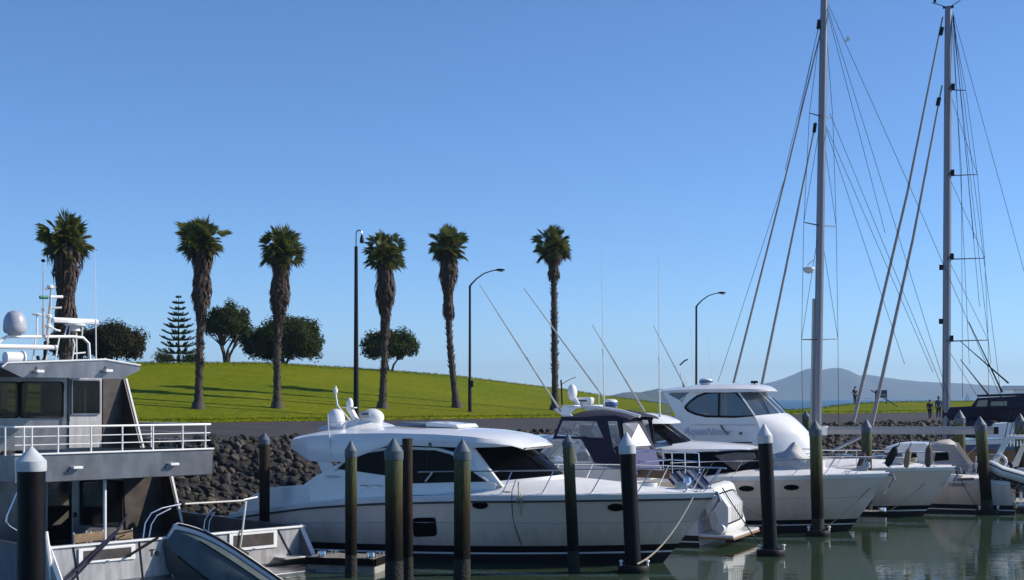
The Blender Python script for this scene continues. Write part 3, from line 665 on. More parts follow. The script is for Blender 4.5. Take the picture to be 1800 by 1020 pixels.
# ---------------------------------------------------------------- boat building helpers
def tpos(n): return [1-(1-i/n)**1.6 for i in range(n+1)]
class Hull:
    def __init__(s, L, hb, sheer, rake, stern=.9, p=2.3, flare=.5, boot=(.10,.15,.40), trk=.0, xb=0., tb=.42):
        s.L, s.hb, s.sheer, s.rake, s.stern, s.p, s.flare, s.boot, s.trk, s.xb, s.tb = L, hb, sheer, rake, stern, p, flare, boot, trk, xb, tb
    def B(s, t):
        if t < s.tb: return s.hb*(s.stern+(1-s.stern)*math.sin(t/s.tb*math.pi/2))
        return s.hb*max(0, 1-((t-s.tb)/(1-s.tb))**s.p)**.85
    def zs(s, t): return interp(s.sheer, t)
    def pt(s, t, z, side):
        zs = s.zs(t); h = max(0, min(1, (z+.1)/(zs+.1))); fl = .07+s.flare*t**2.2
        y = s.B(t)*(1-fl*(1-h)**1.15); zb = s.zs(1)
        xe = s.xb-s.rake*(1-max(0, (z+.5))/(zb+.5))**1.1 if z < zb else s.xb
        xs = s.xb-s.L+s.trk*(z/zs if zs else 0)
        return V((xs+t*(xe-xs), side*max(y, .02), z))
    def build(s, root, mats, n=30, name='hull', crease=.55, railband=.16):
        """mats: topside, black, white line, antifoul, upper band"""
        mb = MB(); T = tpos(n)
        for side in (-1, 1):
            rings = []
            for t in T:
                zs = s.zs(t); b0, b1, b2 = s.boot; up = .12*t**2
                zz = [-.1, b0+up, b1+up, b2+up, lerp(b2+up, zs, .3), lerp(b2+up, zs, crease), zs-railband-.02, zs-railband, zs-.03, zs]
                ring = [s.pt(t, -.55, side)*1.0]; ring[0].y *= .12
                for i, z in enumerate(zz):
                    p = s.pt(t, z, side)
                    if i == 7: p.y += side*.03
                    if i == 8: p.y += side*.03
                    ring.append(p)
                rings.append(ring)
            mb.loft(rings, closed=False, caps=False, mis=[3,3,2,1,0,0,0,4,4,4])
            if side == -1: first = rings[0]
            else: mb.poly(first+rings[0][::-1], 0)
        o = mb.build(name, mats, root, smooth=32)
        return o
    def deck(s, root, m, camber=.12, n=26, t0=0., t1=.995, bulwark=.06, name='deck', raise_=None):
        mb = MB(); rings = []
        for k in range(n+1):
            t = lerp(t0, t1, k/n); zs = s.zs(t); a = s.pt(t, zs, -1); ring = []
            for j in range(11):
                q = -1+2*j/10; ex = raise_(t) if raise_ else 0.
                z = zs-bulwark*(1 if abs(q) < .99 else .2)+camber*(1-q*q)+ex*sm((1-abs(q))*3.2)
                ring.append((a.x, q*(abs(a.y)-.015), z))
            rings.append(ring)
        mb.loft(rings, closed=False, caps=False)
        return mb.build(name, m, root, smooth=40)
    def edge(s, t, side=-1, dz=0., inset=0.):
        p = s.pt(t, s.zs(t), side); p.y -= side*inset; p.z += dz; return p
    def rail(s, root, t0, t1, h, n, side, lean=.35, mid=True, m='steel', name='guard_rail', r=.016, inset=.08):
        """pulpit / side rail with raked stanchions: one part, stanchions as sub-parts"""
        mb = MB(); top = []
        for k in range(17):
            t = lerp(t0, t1, k/16); p = s.edge(t, side, h, inset); top.append(p)
        mb.tube(top, r, 6)
        o = mb.build(name, m, root)
        for k in range(n):
            t = lerp(t0, t1, (k+.15)/n); a = s.edge(t, side, 0, inset); b = s.edge(min(1, t), side, h, inset); b.x += lean
            MB().tube([a, b], r*.85, 6).tube([a, a+V((0,0,.03))], r*2, 8).build('stanchion', m, o)
        return o
def oval(fr_root, H, c, side, w_, h_, m, name, proud=.015, frame='steel', seg=20):
    """porthole lying on the flared hull side: dark pane in a thin rim"""
    c = V(c); k = min(range(201), key=lambda q: abs(H.pt(q/200, c.z, side).x-c.x)); t = k/200
    u = (H.pt(min(1,t+.02), c.z, side)-H.pt(max(0,t-.02), c.z, side)).normalized(); v = (H.pt(t, c.z+.1, side)-H.pt(t, c.z-.1, side)).normalized()
    n = u.cross(v).normalized(); n = n if n.y*side > 0 else -n; v = n.cross(u)
    ring = lambda kx, d: [c+u*(math.cos(2*math.pi*i/seg)*w_/2*kx)+v*(math.sin(2*math.pi*i/seg)*h_/2*(1+(kx-1)*1.6))+n*d for i in range(seg)]
    o = MB().loft([ring(1.12,-.02), ring(1.12,proud), ring(1.0,proud)], caps=False).build(name, frame, fr_root)
    MB().loft([ring(1.0,-.02), ring(1.0,proud-.004)]).build('pane', m, o)
    return o
def panel(root, pts, vec, m, name, bevel=.0): return MB().prism(pts, vec).build(name, m, root, smooth=30, bevel=bevel)
def rounded(pts, r=.08, k=4):
    """round the corners of a 3-D polygon"""
    P = [V(p) for p in pts]; out = []; n = len(P)
    for i in range(n):
        a, b, c = P[i-1], P[i], P[(i+1) % n]; d1 = (a-b); d2 = (c-b); r1 = min(r, d1.length*.45, d2.length*.45)
        s, e = b+d1.normalized()*r1, b+d2.normalized()*r1
        for j in range(k+1):
            t = j/k; out.append(s*(1-t)**2+b*2*t*(1-t)+e*t*t)
    return out
def window(root, pts, vec, m='tint', frame='rubber', name='window', grow=1.06, r=.06):
    """frame as the part, pane as its sub-part; vec points outward with the length of the frame's stand-off"""
    P = rounded(pts, r); c = sum(P, V())/len(P); v = V(vec)
    Q = [c+(p-c)*grow+(p-c).normalized()*.015 for p in P]
    mb = MB(); mb.loft([[q-v*.5 for q in Q], [q+v for q in Q], [p+v for p in P], [p-v*.5 for p in P]], caps=False)
    o = mb.build(name, frame, root, smooth=30)
    MB().prism([p-v*.5 for p in P], v*1.05).build('pane', m, o, smooth=0)
    return o
def whip(root, base, tip, r=.018, m='whitepaint', name='whip_antenna', ferrule=True):
    b, t = V(base), V(tip); mb = MB(); mb.tube([b, b.lerp(t, .35), b.lerp(t, .36), b.lerp(t, .7), t], [r*1.3, r*1.1, r*.7, r*.55, r*.3], 6)
    if ferrule: mb.tube([b.lerp(t,.34), b.lerp(t,.37)], r*1.7, 6); mb.tube([b, b.lerp(t,.02)], r*2.2, 8)
    return mb.build(name, m, root)
def dome(root, c, r, h, m='gelcoat', name='satellite_dome', base=.12):
    c = V(c); mb = MB(); mb.lathe([(r*.55,0),(r*.62,h*.06),(r*.86,h*.10),(r*.98,h*.2),(r,h*.34),(r*.97,h*.55),(r*.86,h*.75),(r*.62,h*.91),(r*.3,h*.985),(.01,h)], c, 20)
    o = mb.build(name, m, root, smooth=60)
    MB().lathe([(r*1.005,h*.33),(r*1.012,h*.345),(r*1.005,h*.36)], c, 20).build('seam', 'covergrey', o)
    MB().lathe([(r*.4,-base),(r*.5,-base),(r*.5,.02),(r*.4,.02)], c, 14).build('mount', 'gelcoat', o)
    return o
def radome(root, c, r, h, m='gelcoat', name='radar', band=None):
    c = V(c); mb = MB(); mb.lathe([(r*.7,0),(r*.95,h*.12),(r,h*.35),(r,h*.6),(r*.92,h*.85),(r*.6,h),(.01,h*1.02)], c, 22)
    o = mb.build(name, m, root, smooth=50)
    if band: MB().lathe([(r*.98,h*.2),(r*1.015,h*.3),(r*1.015,h*.62),(r*.98,h*.7)], c, 22).build('band', band, o)
    MB().lathe([(r*.5,-.12),(r*.35,-.06),(r*.5,.01)], c, 12).build('mount', 'gelcoat', o)
    return o
def cleat(root, p, yaw=0., m='steel', name='cleat'):
    M = Matrix.Rotation(yaw, 3, 'Z'); p = V(p); mb = MB()
    mb.tube([p+M @ V((x,0,.07)) for x in (-.13,-.05,.05,.13)], [.012,.02,.02,.012], 6)
    for x in (-.045,.045): mb.tube([p+M @ V((x,0,0)), p+M @ V((x,0,.07))], .016, 6)
    return mb.build(name, m, root)
def rope_between(name, a, b, sag, m, label, r=.018, n=14, cat='rope', group='mooring lines'):
    a, b = V(a), V(b); pts = [a.lerp(b, i/n)+V((0,0,-sag*4*(i/n)*(1-i/n))) for i in range(n+1)]
    c = (a+b)/2; mb = MB(); mb.tube([p-a for p in pts], r, 6); o = mb.build(name, m, None, loc=a); tag(o, label, cat, group); return o
def text_part(root, body, size, M, m, name='lettering', ext=.002, shear=0.):
    cu = bpy.data.curves.new(name, 'FONT'); cu.body = body; cu.size = size; cu.extrude = ext; cu.align_x = 'CENTER'; cu.align_y = 'CENTER'; cu.shear = shear
    o = bpy.data.objects.new(name, cu); col.objects.link(o); dg = bpy.context.evaluated_depsgraph_get(); dg.update()
    me = bpy.data.meshes.new_from_object(o.evaluated_get(dg)); bpy.data.objects.remove(o); me.materials.clear(); me.materials.append(MATS[m])
    o = bpy.data.objects.new(name, me); col.objects.link(o); o.parent = root; o.matrix_local = M; return o
# ================================================================ long white motor yacht (bow to the right)
PS = R(20)
def motor_yacht():
    fr = Fr((5.62, 39.2), -PS)                        # origin under the bow tip, local +x = bow, -y = the side we see
    r = empty('motor_yacht', (5.62, 39.2, 0), -PS, 'long white motor yacht with arched dark side windows and bow pointing right', 'motor yacht')
    H = Hull(14.6, 2.35, [(0,1.2),(.08,1.38),(.2,1.62),(.35,1.80),(.55,1.93),(.8,2.0),(1,2.03)], 1.9, .86, 2.4, .46, (.20,.25,.44), .45)
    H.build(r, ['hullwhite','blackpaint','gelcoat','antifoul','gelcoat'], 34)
    # dark rub rail
    mb = MB(); 
    for sd_ in (-1, 1): mb.tube([H.pt(t, H.zs(t)-.2, sd_)+V((0,sd_*.015,0)) for t in tpos(24)], .028, 6)
    mb.build('rub_rail', 'inkdark', r)
    mb = MB(); 
    for sd_ in (-1, 1): mb.tube([H.pt(t, lerp(.45, H.zs(t), .47), sd_)+V((0,sd_*.002,0)) for t in tpos(24)[:-1]], .012, 5)
    mb.build('knuckle_line', 'covergrey', r)
    H.deck(r, 'deck', .10, 34, .0, .995, .05, raise_=lambda t: .32*sm((t-.42)*6)*(1-sm((t-.62)/.36)))
    # swim platform
    mb = MB(); mb.loft([[(-15.55,-1.5,.32),(-15.55,1.5,.32),(-15.55,1.5,.44),(-15.55,-1.5,.44)],[(-15.3,-1.9,.30),(-15.3,1.9,.30),(-15.3,1.9,.46),(-15.3,-1.9,.46)],[(-14.1,-2.0,.28),(-14.1,2.0,.28),(-14.1,2.0,.46),(-14.1,-2.0,.46)]])
    mb.build('swim_platform', 'gelcoat', r, bevel=.02)
    # stern quarter fairing sweeping down to the platform
    for sd_ in (-1, 1):
        P = fr.line([(405,921),(411,905),(440,872),(473,857),(540,852),(545,880),(473,898)], 1, -2.02); panel(r, [V((p.x, sd_*2.0, p.z)) for p in P], (0,-sd_*.14,0), 'gelcoat', 'stern_quarter', .03)
    # ---------------- house sides
    yS = -1.98
    side_px = [(525,858),(556,835),(576,826),(588,818),(640,792),(700,785),(770,788),(812,800),(850,838),(872,852),(868,866),(700,872),(600,878),(528,884)]
    for sd_ in (-1, 1):
        P = [V((p.x, sd_*(1.98-.06*max(0, p.z-1.8)), p.z)) for p in fr.line(side_px, 1, yS)]
        panel(r, P, (0,-sd_*.12,0), 'gelcoat', 'house_side', .015)
    # roof: hard top with long after overhang
    up = [(507,777),(522,766),(560,759),(620,755),(700,754),(780,756),(840,760),(880,766),(905,775),(920,784)]
    lo = [(509,779),(524,789),(562,811),(606,812),(700,782),(770,785),(812,787),(850,786),(890,785),(919,786)]
    U = fr.line(up, 1, -.9); Lo = fr.line(lo, 1, -1.9)
    rings = []
    for i in range(10):
        x = fr.pix(*up[i], 1, -1.4).x; zt = U[i].z; zb = min(Lo[i].z, zt-.04); hw = [1.25,1.75,1.95,1.98,2.0,2.0,1.96,1.86,1.66,1.35][i]
        zb = max(zb, zt-.95); zr = zt-.10
        rings.append([V((x,-hw,zb)), V((x,-hw-.03,lerp(zb,zr,.5))), V((x,-hw+.03,zr)), V((x,-hw*.82,zt-.02)), V((x,-hw*.4,zt+.05)), V((x,0,zt+.07)), V((x,hw*.4,zt+.05)), V((x,hw*.82,zt-.02)), V((x,hw-.03,zr)), V((x,hw+.03,lerp(zb,zr,.5))), V((x,hw,zb))])
    MB().loft(rings).build('hard_top', 'gelcoat', r, smooth=27)
    # after cabin bulkhead and cockpit pillar
    x0 = fr.pix(590, 840, 1, -1.98).x; xw = fr.pix(870, 850, 1, -1.9).x
    MB().box((x0+.35, 0, 2.3), (.1, 3.6, 1.6)).build('cabin_bulkhead', 'tint', r)
    p0 = fr.pix(562, 815, 1, -1.95); p1 = fr.pix(575, 850, 1, -1.95)
    for sd_ in (-1, 1): panel(r, [V((x, sd_*1.93, z)) for x, z in ((p0.x-.12,p0.z+.1),(p0.x+.35,p0.z+.1),(p1.x+.5,p1.z-.2),(p1.x+.05,p1.z-.2))], (0,-sd_*.12,0), 'gelcoat', 'roof_pillar', .02)
    # side windows, arched
    w1 = [(592,825),(606,813),(627,801),(650,796),(676,792),(700,791),(726,791),(763,792),(790,799),(812,814),(830,830),(854,847),(800,848),(725,850),(700,842),(676,836),(627,829)]
    for sd_ in (-1, 1):
        P = [V((p.x, sd_*(1.995-.06*max(0, p.z-1.8)), p.z)) for p in fr.line(w1, 1, yS)]
        o = panel(r, P, (0, -sd_*.02, 0), 'tint', 'side_window')
        for px in (750,): 
            a, b = fr.pix(px,793,1,yS), fr.pix(px,848,1,yS); MB().tube([V((a.x,sd_*1.93,a.z)), V((b.x,sd_*1.995,b.z))], .02, 6).build('window_post', 'blackpaint', o)
        arc = [V((p.x, sd_*(2.005-.06*max(0, p.z-1.8)), p.z)) for p in fr.line([(588,827),(603,812),(626,799),(650,793),(676,789.5),(700,788.5),(726,788.5),(765,789.5),(794,797),(816,812),(834,829),(858,846)], 1, yS)]
        MB().tube(arc, .035, 6).build('window_trim', 'gelcoat', o)
    # raked windscreen: lofted dark glass over three panels
    topn = fr.pix(826,784,1,-1.62); botn = fr.pix(872,846,1,-1.72)
    xt, zt, xb, zb = topn.x, topn.z, botn.x, botn.z
    def scr(q, t): # q -1..1 across, t 0 top .. 1 base
        bow = (1-q*q); return V((lerp(xt+.95*bow, xb+1.35*bow, t), q*lerp(1.62,1.76,t), lerp(zt+.06*bow, zb+.12*bow, t)+.05*math.sin(t*3.14)))
    mb = MB(); mb.loft([[scr(-1+2*i/16, j/6) for i in range(17)] for j in range(7)], closed=False, caps=False); ws = mb.build('windscreen', 'tint', r, smooth=60)
    for q in (-.36,.36): MB().tube([scr(q, j/6)+V((.01,0,.012)) for j in range(7)], .018, 6).build('windscreen_post', 'blackpaint', ws)
    for q in (-.2,.5): MB().tube([scr(q,.98)+V((.02,0,.03)), scr(q-.16,.5)+V((.03,0,.05)), scr(q-.2,.3)+V((.03,0,.04))], .012, 5).build('wiper', 'rubber', ws)
    # pillars each side of the windscreen
    for sd_ in (-1, 1):
        P = [V((p.x, sd_*(1.86 if i in (0,1,5) else 1.9), p.z)) for i, p in enumerate(fr.line([(795,782),(828,784),(875,845),(884,856),(862,852),(812,800)], 1, -1.9))]
        panel(r, P, (0,-sd_*.16,0), 'gelcoat', 'windscreen_pillar', .02)
    # filler under windscreen
    mb = MB(); mb.loft([[scr(-1+2*i/16, 1)+V((0,0,.0)) for i in range(17)], [scr(-1+2*i/16, 1)+V((.25*(1-(-1+i/8)**2)+.05,0,-.22)) for i in range(17)], [scr(-1+2*i/16, 1)+V((.3,0,-.6)) for i in range(17)]], closed=False, caps=False); mb.build('windscreen_sill', 'gelcoat', r, smooth=60)
    # roof hatches, search light, fin
    def roofz(x): 
        xs = [(k[5].x, k[5].z) for k in rings]; return interp(xs, x)
    xa, xc = fr.pix(712,756,1,0).x, fr.pix(765,756,1,0).x; xd = fr.pix(825,758,1,0).x
    MB().prism([(xa,-.75,roofz(xa)+.03),(xc,-.75,roofz(xc)+.03),(xc,-.75,roofz(xc)+.10),(xa+.15,-.75,roofz(xa)+.11)], (0,1.5,0)).build('roof_hatch', 'bluelens', r, bevel=.02)
    MB().prism([(xc+.03,-.8,roofz(xc)+.0),(xd,-.8,roofz(xd)-.0),(xd-.1,-.8,roofz(xd)+.10),(xc+.03,-.8,roofz(xc)+.14)], (0,1.6,0)).build('roof_hatch', 'gelcoat', r, bevel=.03)
    q = fr.pix(797,752,1,.3); MB().prism([(q.x-.12,.3,q.z-.12),(q.x+.14,.3,q.z-.12),(q.x-.02,.3,q.z+.12)], (0,.04,0)).build('antenna_fin', 'blackpaint', r)
    q = fr.pix(856,764,1,-.2); mb = MB(); mb.lathe([(.09,0),(.07,.05),(.03,.1),(.03,.14)], (q.x, -.2, q.z-.12), 12); mb.ellip((q.x+.02,-.2,q.z+.04), (.15,.1,.09), 12, 6); mb.build('search_light', 'steel', r)
    # mast foot with domes, radar, lights
    f = fr.pix(635,752,1,0); zr_ = roofz(f.x)
    mb = MB(); mb.loft([[V((f.x+dx*k, dy*k, zr_-.06+hh)) for dx, dy in ((-1.1,-.8),(1.0,-.7),(1.0,.7),(-1.1,.8))] for k, hh in ((1,0),(.8,.13),(.5,.24),(.35,.27))]); mb.build('mast_foot', 'gelcoat', r, smooth=60)
    q = fr.pix(591,757,1,-.5); dome(r, (q.x,-.5,q.z+.05), .27, .6)
    q = fr.pix(655,750,1,-.1); mb = MB(); mb.ellip((q.x,-.1,q.z+.27), (.36,.3,.27), 18, 10, z0=-.8); o = mb.build('radar', 'gelcoat', r)
    MB().box((q.x-.12,-.39,q.z+.36), (.34,.03,.2)).build('radar_plate', 'covergrey', o, bevel=.01); MB().box((q.x-.1,-.408,q.z+.38), (.2,.006,.05)).build('lettering', 'inkdark', o)
    MB().box((q.x-.15,-.05,q.z+.02), (.5,.3,.1)).build('mount', 'gelcoat', o)
    a = fr.pix(627,742,1,-.1); b = fr.pix(617,719,1,-.1); c = fr.pix(617,700,1,-.1)
    MB().prism([(a.x-.06,-.2,a.z),(a.x+.1,-.2,a.z),(b.x+.02,-.2,b.z+.05),(b.x-.16,-.2,b.z+.05)], (0,.2,0)).build('light_mast', 'gelcoat', r, bevel=.02)
    o = MB().lathe([(.1,0),(.11,.04),(.1,.16),(.07,.24),(.01,.28)], (b.x-.04,-.1,b.z+.06), 14).box((b.x-.04,-.1,b.z+.04), (.4,.2,.03)).build('anchor_light', 'gelcoat', r)
    mb = MB(); pts = fr.line([(622,747),(612,735),(600,722),(593,712),(591,700),(590,690)], 1, .3); mb.tube(pts, .03, 8); e = pts[-1]; mb.lathe([(.02,-.05),(.07,0),(.07,.1),(.03,.14),(.03,.2)], e, 10); mb.build('signal_pole', 'gelcoat', r)
    a, b = fr.pix(580,768,1,-1.9), fr.pix(577,735,1,-1.9); whip(r, fr.pix(581,800,1,-2.0), fr.pix(576,728,1,-2.0), .022)
    # vent on the coaming
    # cockpit coaming line, lettering marks on the coaming
    q = fr.pix(583,838,1,-2.06); text_part(r, 'Maritimo', .13, Matrix.Translation((q.x,-2.0,q.z)) @ Matrix.Rotation(R(90),4,'X'), 'covergrey', shear=.3)
    for px in (640, 662):
        q = fr.pix(px, 858, 1, -2.1); cleat(r, (q.x,-2.1,q.z))
    # green light
    q = fr.pix(755,781,1,-2.05); MB().ellip((q.x,-1.99,q.z), (.07,.05,.06), 10, 6).build('side_light', 'green', r)
    # hull port lights
    def on_hull(px, py):
        y = -2.2
        for _ in range(6):
            p = fr.pix(px, py, 1, y); t = 0.5
            best = min((abs(H.pt(k/200, p.z, -1).x-p.x), k/200) for k in range(201)); y = H.pt(best[1], p.z, -1).y
        return V((p.x, y, p.z))
    for px, py, w_ in ((844,888,.40),(1083,892,.42)): c = on_hull(px, py); oval(r, H, c, -1, w_, .19, 'tint', 'porthole', .02, 'blackpaint')
    P = [on_hull(x, y) for x, y in ((727,912),(764,911),(767,941),(729,943))]
    window(r, P, (0,-.02,0), 'tint', 'blackpaint', 'hull_window', 1.05, .1)
    # rails
    rl = []
    h0 = [(735,830),(800,829),(880,828),(950,827),(1010,826),(1063,825),(1147,824),(1234,823),(1268,823)]
    top = []
    for x, y in h0:
        yy = -2.2
        for _ in range(8):
            p = fr.pix(x, y, 1, yy); t = min(1, max(0, (p.x+14.6)/14.6)); yy = -max(H.B(t)-.1, .12)
        top.append(V((p.x, yy, p.z)))
    end = top[-1]; near = top+[V((end.x+.12, 0, end.z-.02))]
    for sd_ in (-1, 1): 
        T_ = [V((p.x, p.y if sd_ < 0 else -p.y, p.z)) for p in near]; o = MB().tube(T_, .019, 6).build('guard_rail', 'steel', r); rl.append((o, T_))
    base_px = [(865,859),(952,862),(1031,862),(1119,860),(1203,862),(1249,864)]; tops = [901,974,1063,1147,1234,1266]
    for (bx, by), tx in zip(base_px, tops):
        for o, T_ in rl:
            sd_ = -1 if T_[0].y < 0 else 1; ref = [(fr.pix(x, y, 1, p.y).x, p) for (x, y), p in zip(h0, top)]
            k = min(range(len(h0)), key=lambda i: abs(h0[i][0]-tx)); i1 = max(1, min(len(h0)-1, k if h0[k][0] >= tx else k+1)); f_ = (tx-h0[i1-1][0])/(h0[i1][0]-h0[i1-1][0]); tp = top[i1-1].lerp(top[i1], max(0, min(1, f_)))
            t = min(.99, max(0, (tp.x-.45+14.6)/14.6)); bp = H.edge(t, -1, -.02, .09); a = V((bp.x, bp.y*(-1 if sd_ > 0 else 1), bp.z)); b = V((tp.x, tp.y*(-1 if sd_ > 0 else 1), tp.z))
            MB().tube([a, b], .016, 6).tube([a, a+V((0,0,.035))], .035, 8).build('stanchion', 'steel', o)
    a, b = fr.pix(748,847,1,-2.08), fr.pix(760,831,1,-2.08); 
    for o, T_ in rl:
        s_ = -1 if T_[0].y < 0 else 1; MB().tube([V((a.x, s_*2.08, a.z)), V((b.x, s_*2.06, b.z))], .03, 6).build('rail_bracket', 'steel', o)
    # foredeck hatches, cleats, windlass, anchor
    for px, py, w_ in ((910,846,.5),(935,852,.4),(1003,846,.6),(1143,852,.42)):
        q = fr.pix(px, py, 1, -.5); z = H.zs(.7)+.2; q = fr.pix(px, py, 2, z); t = min(1, (q.x+14.6)/14.6)
        o = MB().lathe([(w_*.5,-.1),(w_*.5,.03),(w_*.44,.055)], (q.x, q.y, q.z), 20).build('deck_hatch', 'gelcoat', r); MB().lathe([(w_*.43,.0),(w_*.43,.058)], (q.x,q.y,q.z), 20).build('hatch_glass', 'tint', o)
    for t in (.62,.97):
        p = H.edge(t, -1, .0, .16); cleat(r, p)
    MB().box((-.95,0,2.14), (.35,.3,.22)).lathe([(.1,0),(.13,.05),(.1,.2),(.02,.22)], (-.8,0,2.2), 12).build('windlass', 'steel', r, bevel=.02)
    mb = MB(); mb.tube([(-.5,0,2.04),(.05,0,1.98),(.12,0,1.75)], .05, 8); mb.tube([(.10,0,1.85),(-.12,0,1.45),(-.24,0,1.32)], .035, 6)
    mb.prism([(-.24,-.28,1.30),(-.05,-.1,1.46),(-.05,.1,1.46),(-.24,.28,1.30),(-.36,.12,1.22),(-.36,-.12,1.22)], (.03,0,.06)); mb.build('anchor', 'chrome', r, bevel=.008)
    # fender line and loops hanging on the side
    q0 = on_hull(901, 868); q1 = on_hull(918, 958); pts = [q0.lerp(q1, i/10)+V((-.10*math.sin(i/10*3.14),-.05,0)) for i in range(11)]
    q2 = on_hull(900, 845); MB().tube([V((q2.x,q2.y+.3,q2.z+.0)), q0+V((0,-.06,.06))]+pts, .014, 5).build('hanging_line', 'ropedark', r)
    l = [on_hull(x, y)+V((0,-.05,0)) for x, y in ((912,847),(913,866),(910,882),(914,888),(917,876),(916,868),(918,884),(916,905))]; MB().tube(l, .018, 5).build('hanging_line', 'rope', r)
    return fr, H, r
Y1 = motor_yacht()
# ================================================================ grey metal boat at the left (stern towards us)
def rib_tender(name, origin, e1, e3, L, label, bottom='greyrub', tubem='hypalon', parent=None, Wd=1.5, tr=.2, bench=True, strake='rubber'):
    e1 = V(e1).normalized(); e3 = V(e3); e3 = (e3-e1*e3.dot(e1)).normalized(); e2 = e3.cross(e1)
    M = Matrix((e1, e2, e3)).transposed()
    r = empty(name, origin, 0, label, 'inflatable boat'); r.rotation_euler = M.to_euler()
    half = Wd/2-tr; pts = []
    for i in range(9): pts.append((lerp(-L/2, L*.18, i/8), -half, .0+.0*i))
    for i in range(1, 12):
        a = -math.pi/2+math.pi*i/12; pts.append((L*.18+(L*.32-tr)*math.cos(a), half*math.sin(a), .22*math.cos(a)))
    for i in range(9): pts.append((lerp(L*.18, -L/2, i/8), half, 0))
    rr = [tr*.55]+[tr]*(len(pts)-2)+[tr*.55]
    MB().tube(pts, rr, 14).build('inflatable_tube', tubem, r, smooth=60)
    mb = MB(); mb.tube([(p[0], p[1]*(1+tr/half*.98) if abs(p[1]) > .01 else 0, p[2]) if p[0] < L*.18 else (p[0]+tr*.98*math.cos(math.atan2(p[1]/half, 1e-3+(p[0]-L*.18)/(L*.32-tr))), p[1]+tr*.98*math.sin(math.atan2(p[1]/half, 1e-3+(p[0]-L*.18)/(L*.32-tr))), p[2]) for p in pts], .028, 6)
    mb.build('rubbing_strake', strake, r)
    rings = []
    for i in range(13):
        t = i/12; x = lerp(-L*.46, L*.44, t); w_ = Wd*.5*.97*(1 if t < .5 else math.cos((t-.5)/.5*1.42)); dz = .34*(1-.2*t) if t < .8 else .24*(1-(t-.8)/.2*.9); up = .20*sm((t-.6)/.4)
        rings.append([V((x,-w_,-.08+up)), V((x,-w_*.62,-.08-dz*.55+up)), V((x,0,-.08-dz+up)), V((x,w_*.62,-.08-dz*.55+up)), V((x,w_,-.08+up)), V((x,w_*.6,.02+up)), V((x,-w_*.6,.02+up))])
    MB().loft(rings).build('hull_bottom', bottom, r, smooth=28)
    mb = MB()
    for sd_ in (-1, 1): mb.tube([(q[1].x, q[1].y*.98*sd_ if sd_ > 0 else q[1].y, q[1].z-.012) if sd_ < 0 else (q[3].x, q[3].y, q[3].z-.012) for q in rings[:-1]], .022, 5)
    mb.build('chine_strip', 'rubber', r)
    for k in range(2,11): MB().tube([q+V((0,0,-.006)) for q in rings[k][:5]], .012, 4).build('bottom_seam', 'covergrey', r)
    MB().box((-L*.44,0,.08), (.06,half*2,.42)).build('transom_board', 'offwhite', r, bevel=.01)
    if bench: MB().box((-L*.08,0,.12), (.28,half*2,.04)).build('bench', 'offwhite', r, bevel=.01)
    for sx in (-.25,.1):
        h = MB(); h.tube([(sx*L-.12,-half,tr*.98),(sx*L-.08,-half,tr*1.25),(sx*L+.08,-half,tr*1.25),(sx*L+.12,-half,tr*.98)], .02, 6); h.build('grab_handle', 'rubber', r)
    return r
def holed_wall(x0, x1, z0, z1, y, th, holes):
    """a wall across the boat with real openings; holes = (xa, xb, za, zb)"""
    mb = MB(); xs = sorted({x0, x1, *[h[0] for h in holes], *[h[1] for h in holes]})
    for a, b in zip(xs, xs[1:]):
        cut = sorted((h[2], h[3]) for h in holes if h[0] <= a+1e-6 and h[1] >= b-1e-6); z = z0
        for c0, c1 in cut:
            if c0 > z: mb.box(((a+b)/2, y, (z+c0)/2), (b-a, th, c0-z))
            z = c1
        if z1 > z: mb.box(((a+b)/2, y, (z+z1)/2), (b-a, th, z1-z))
    return mb
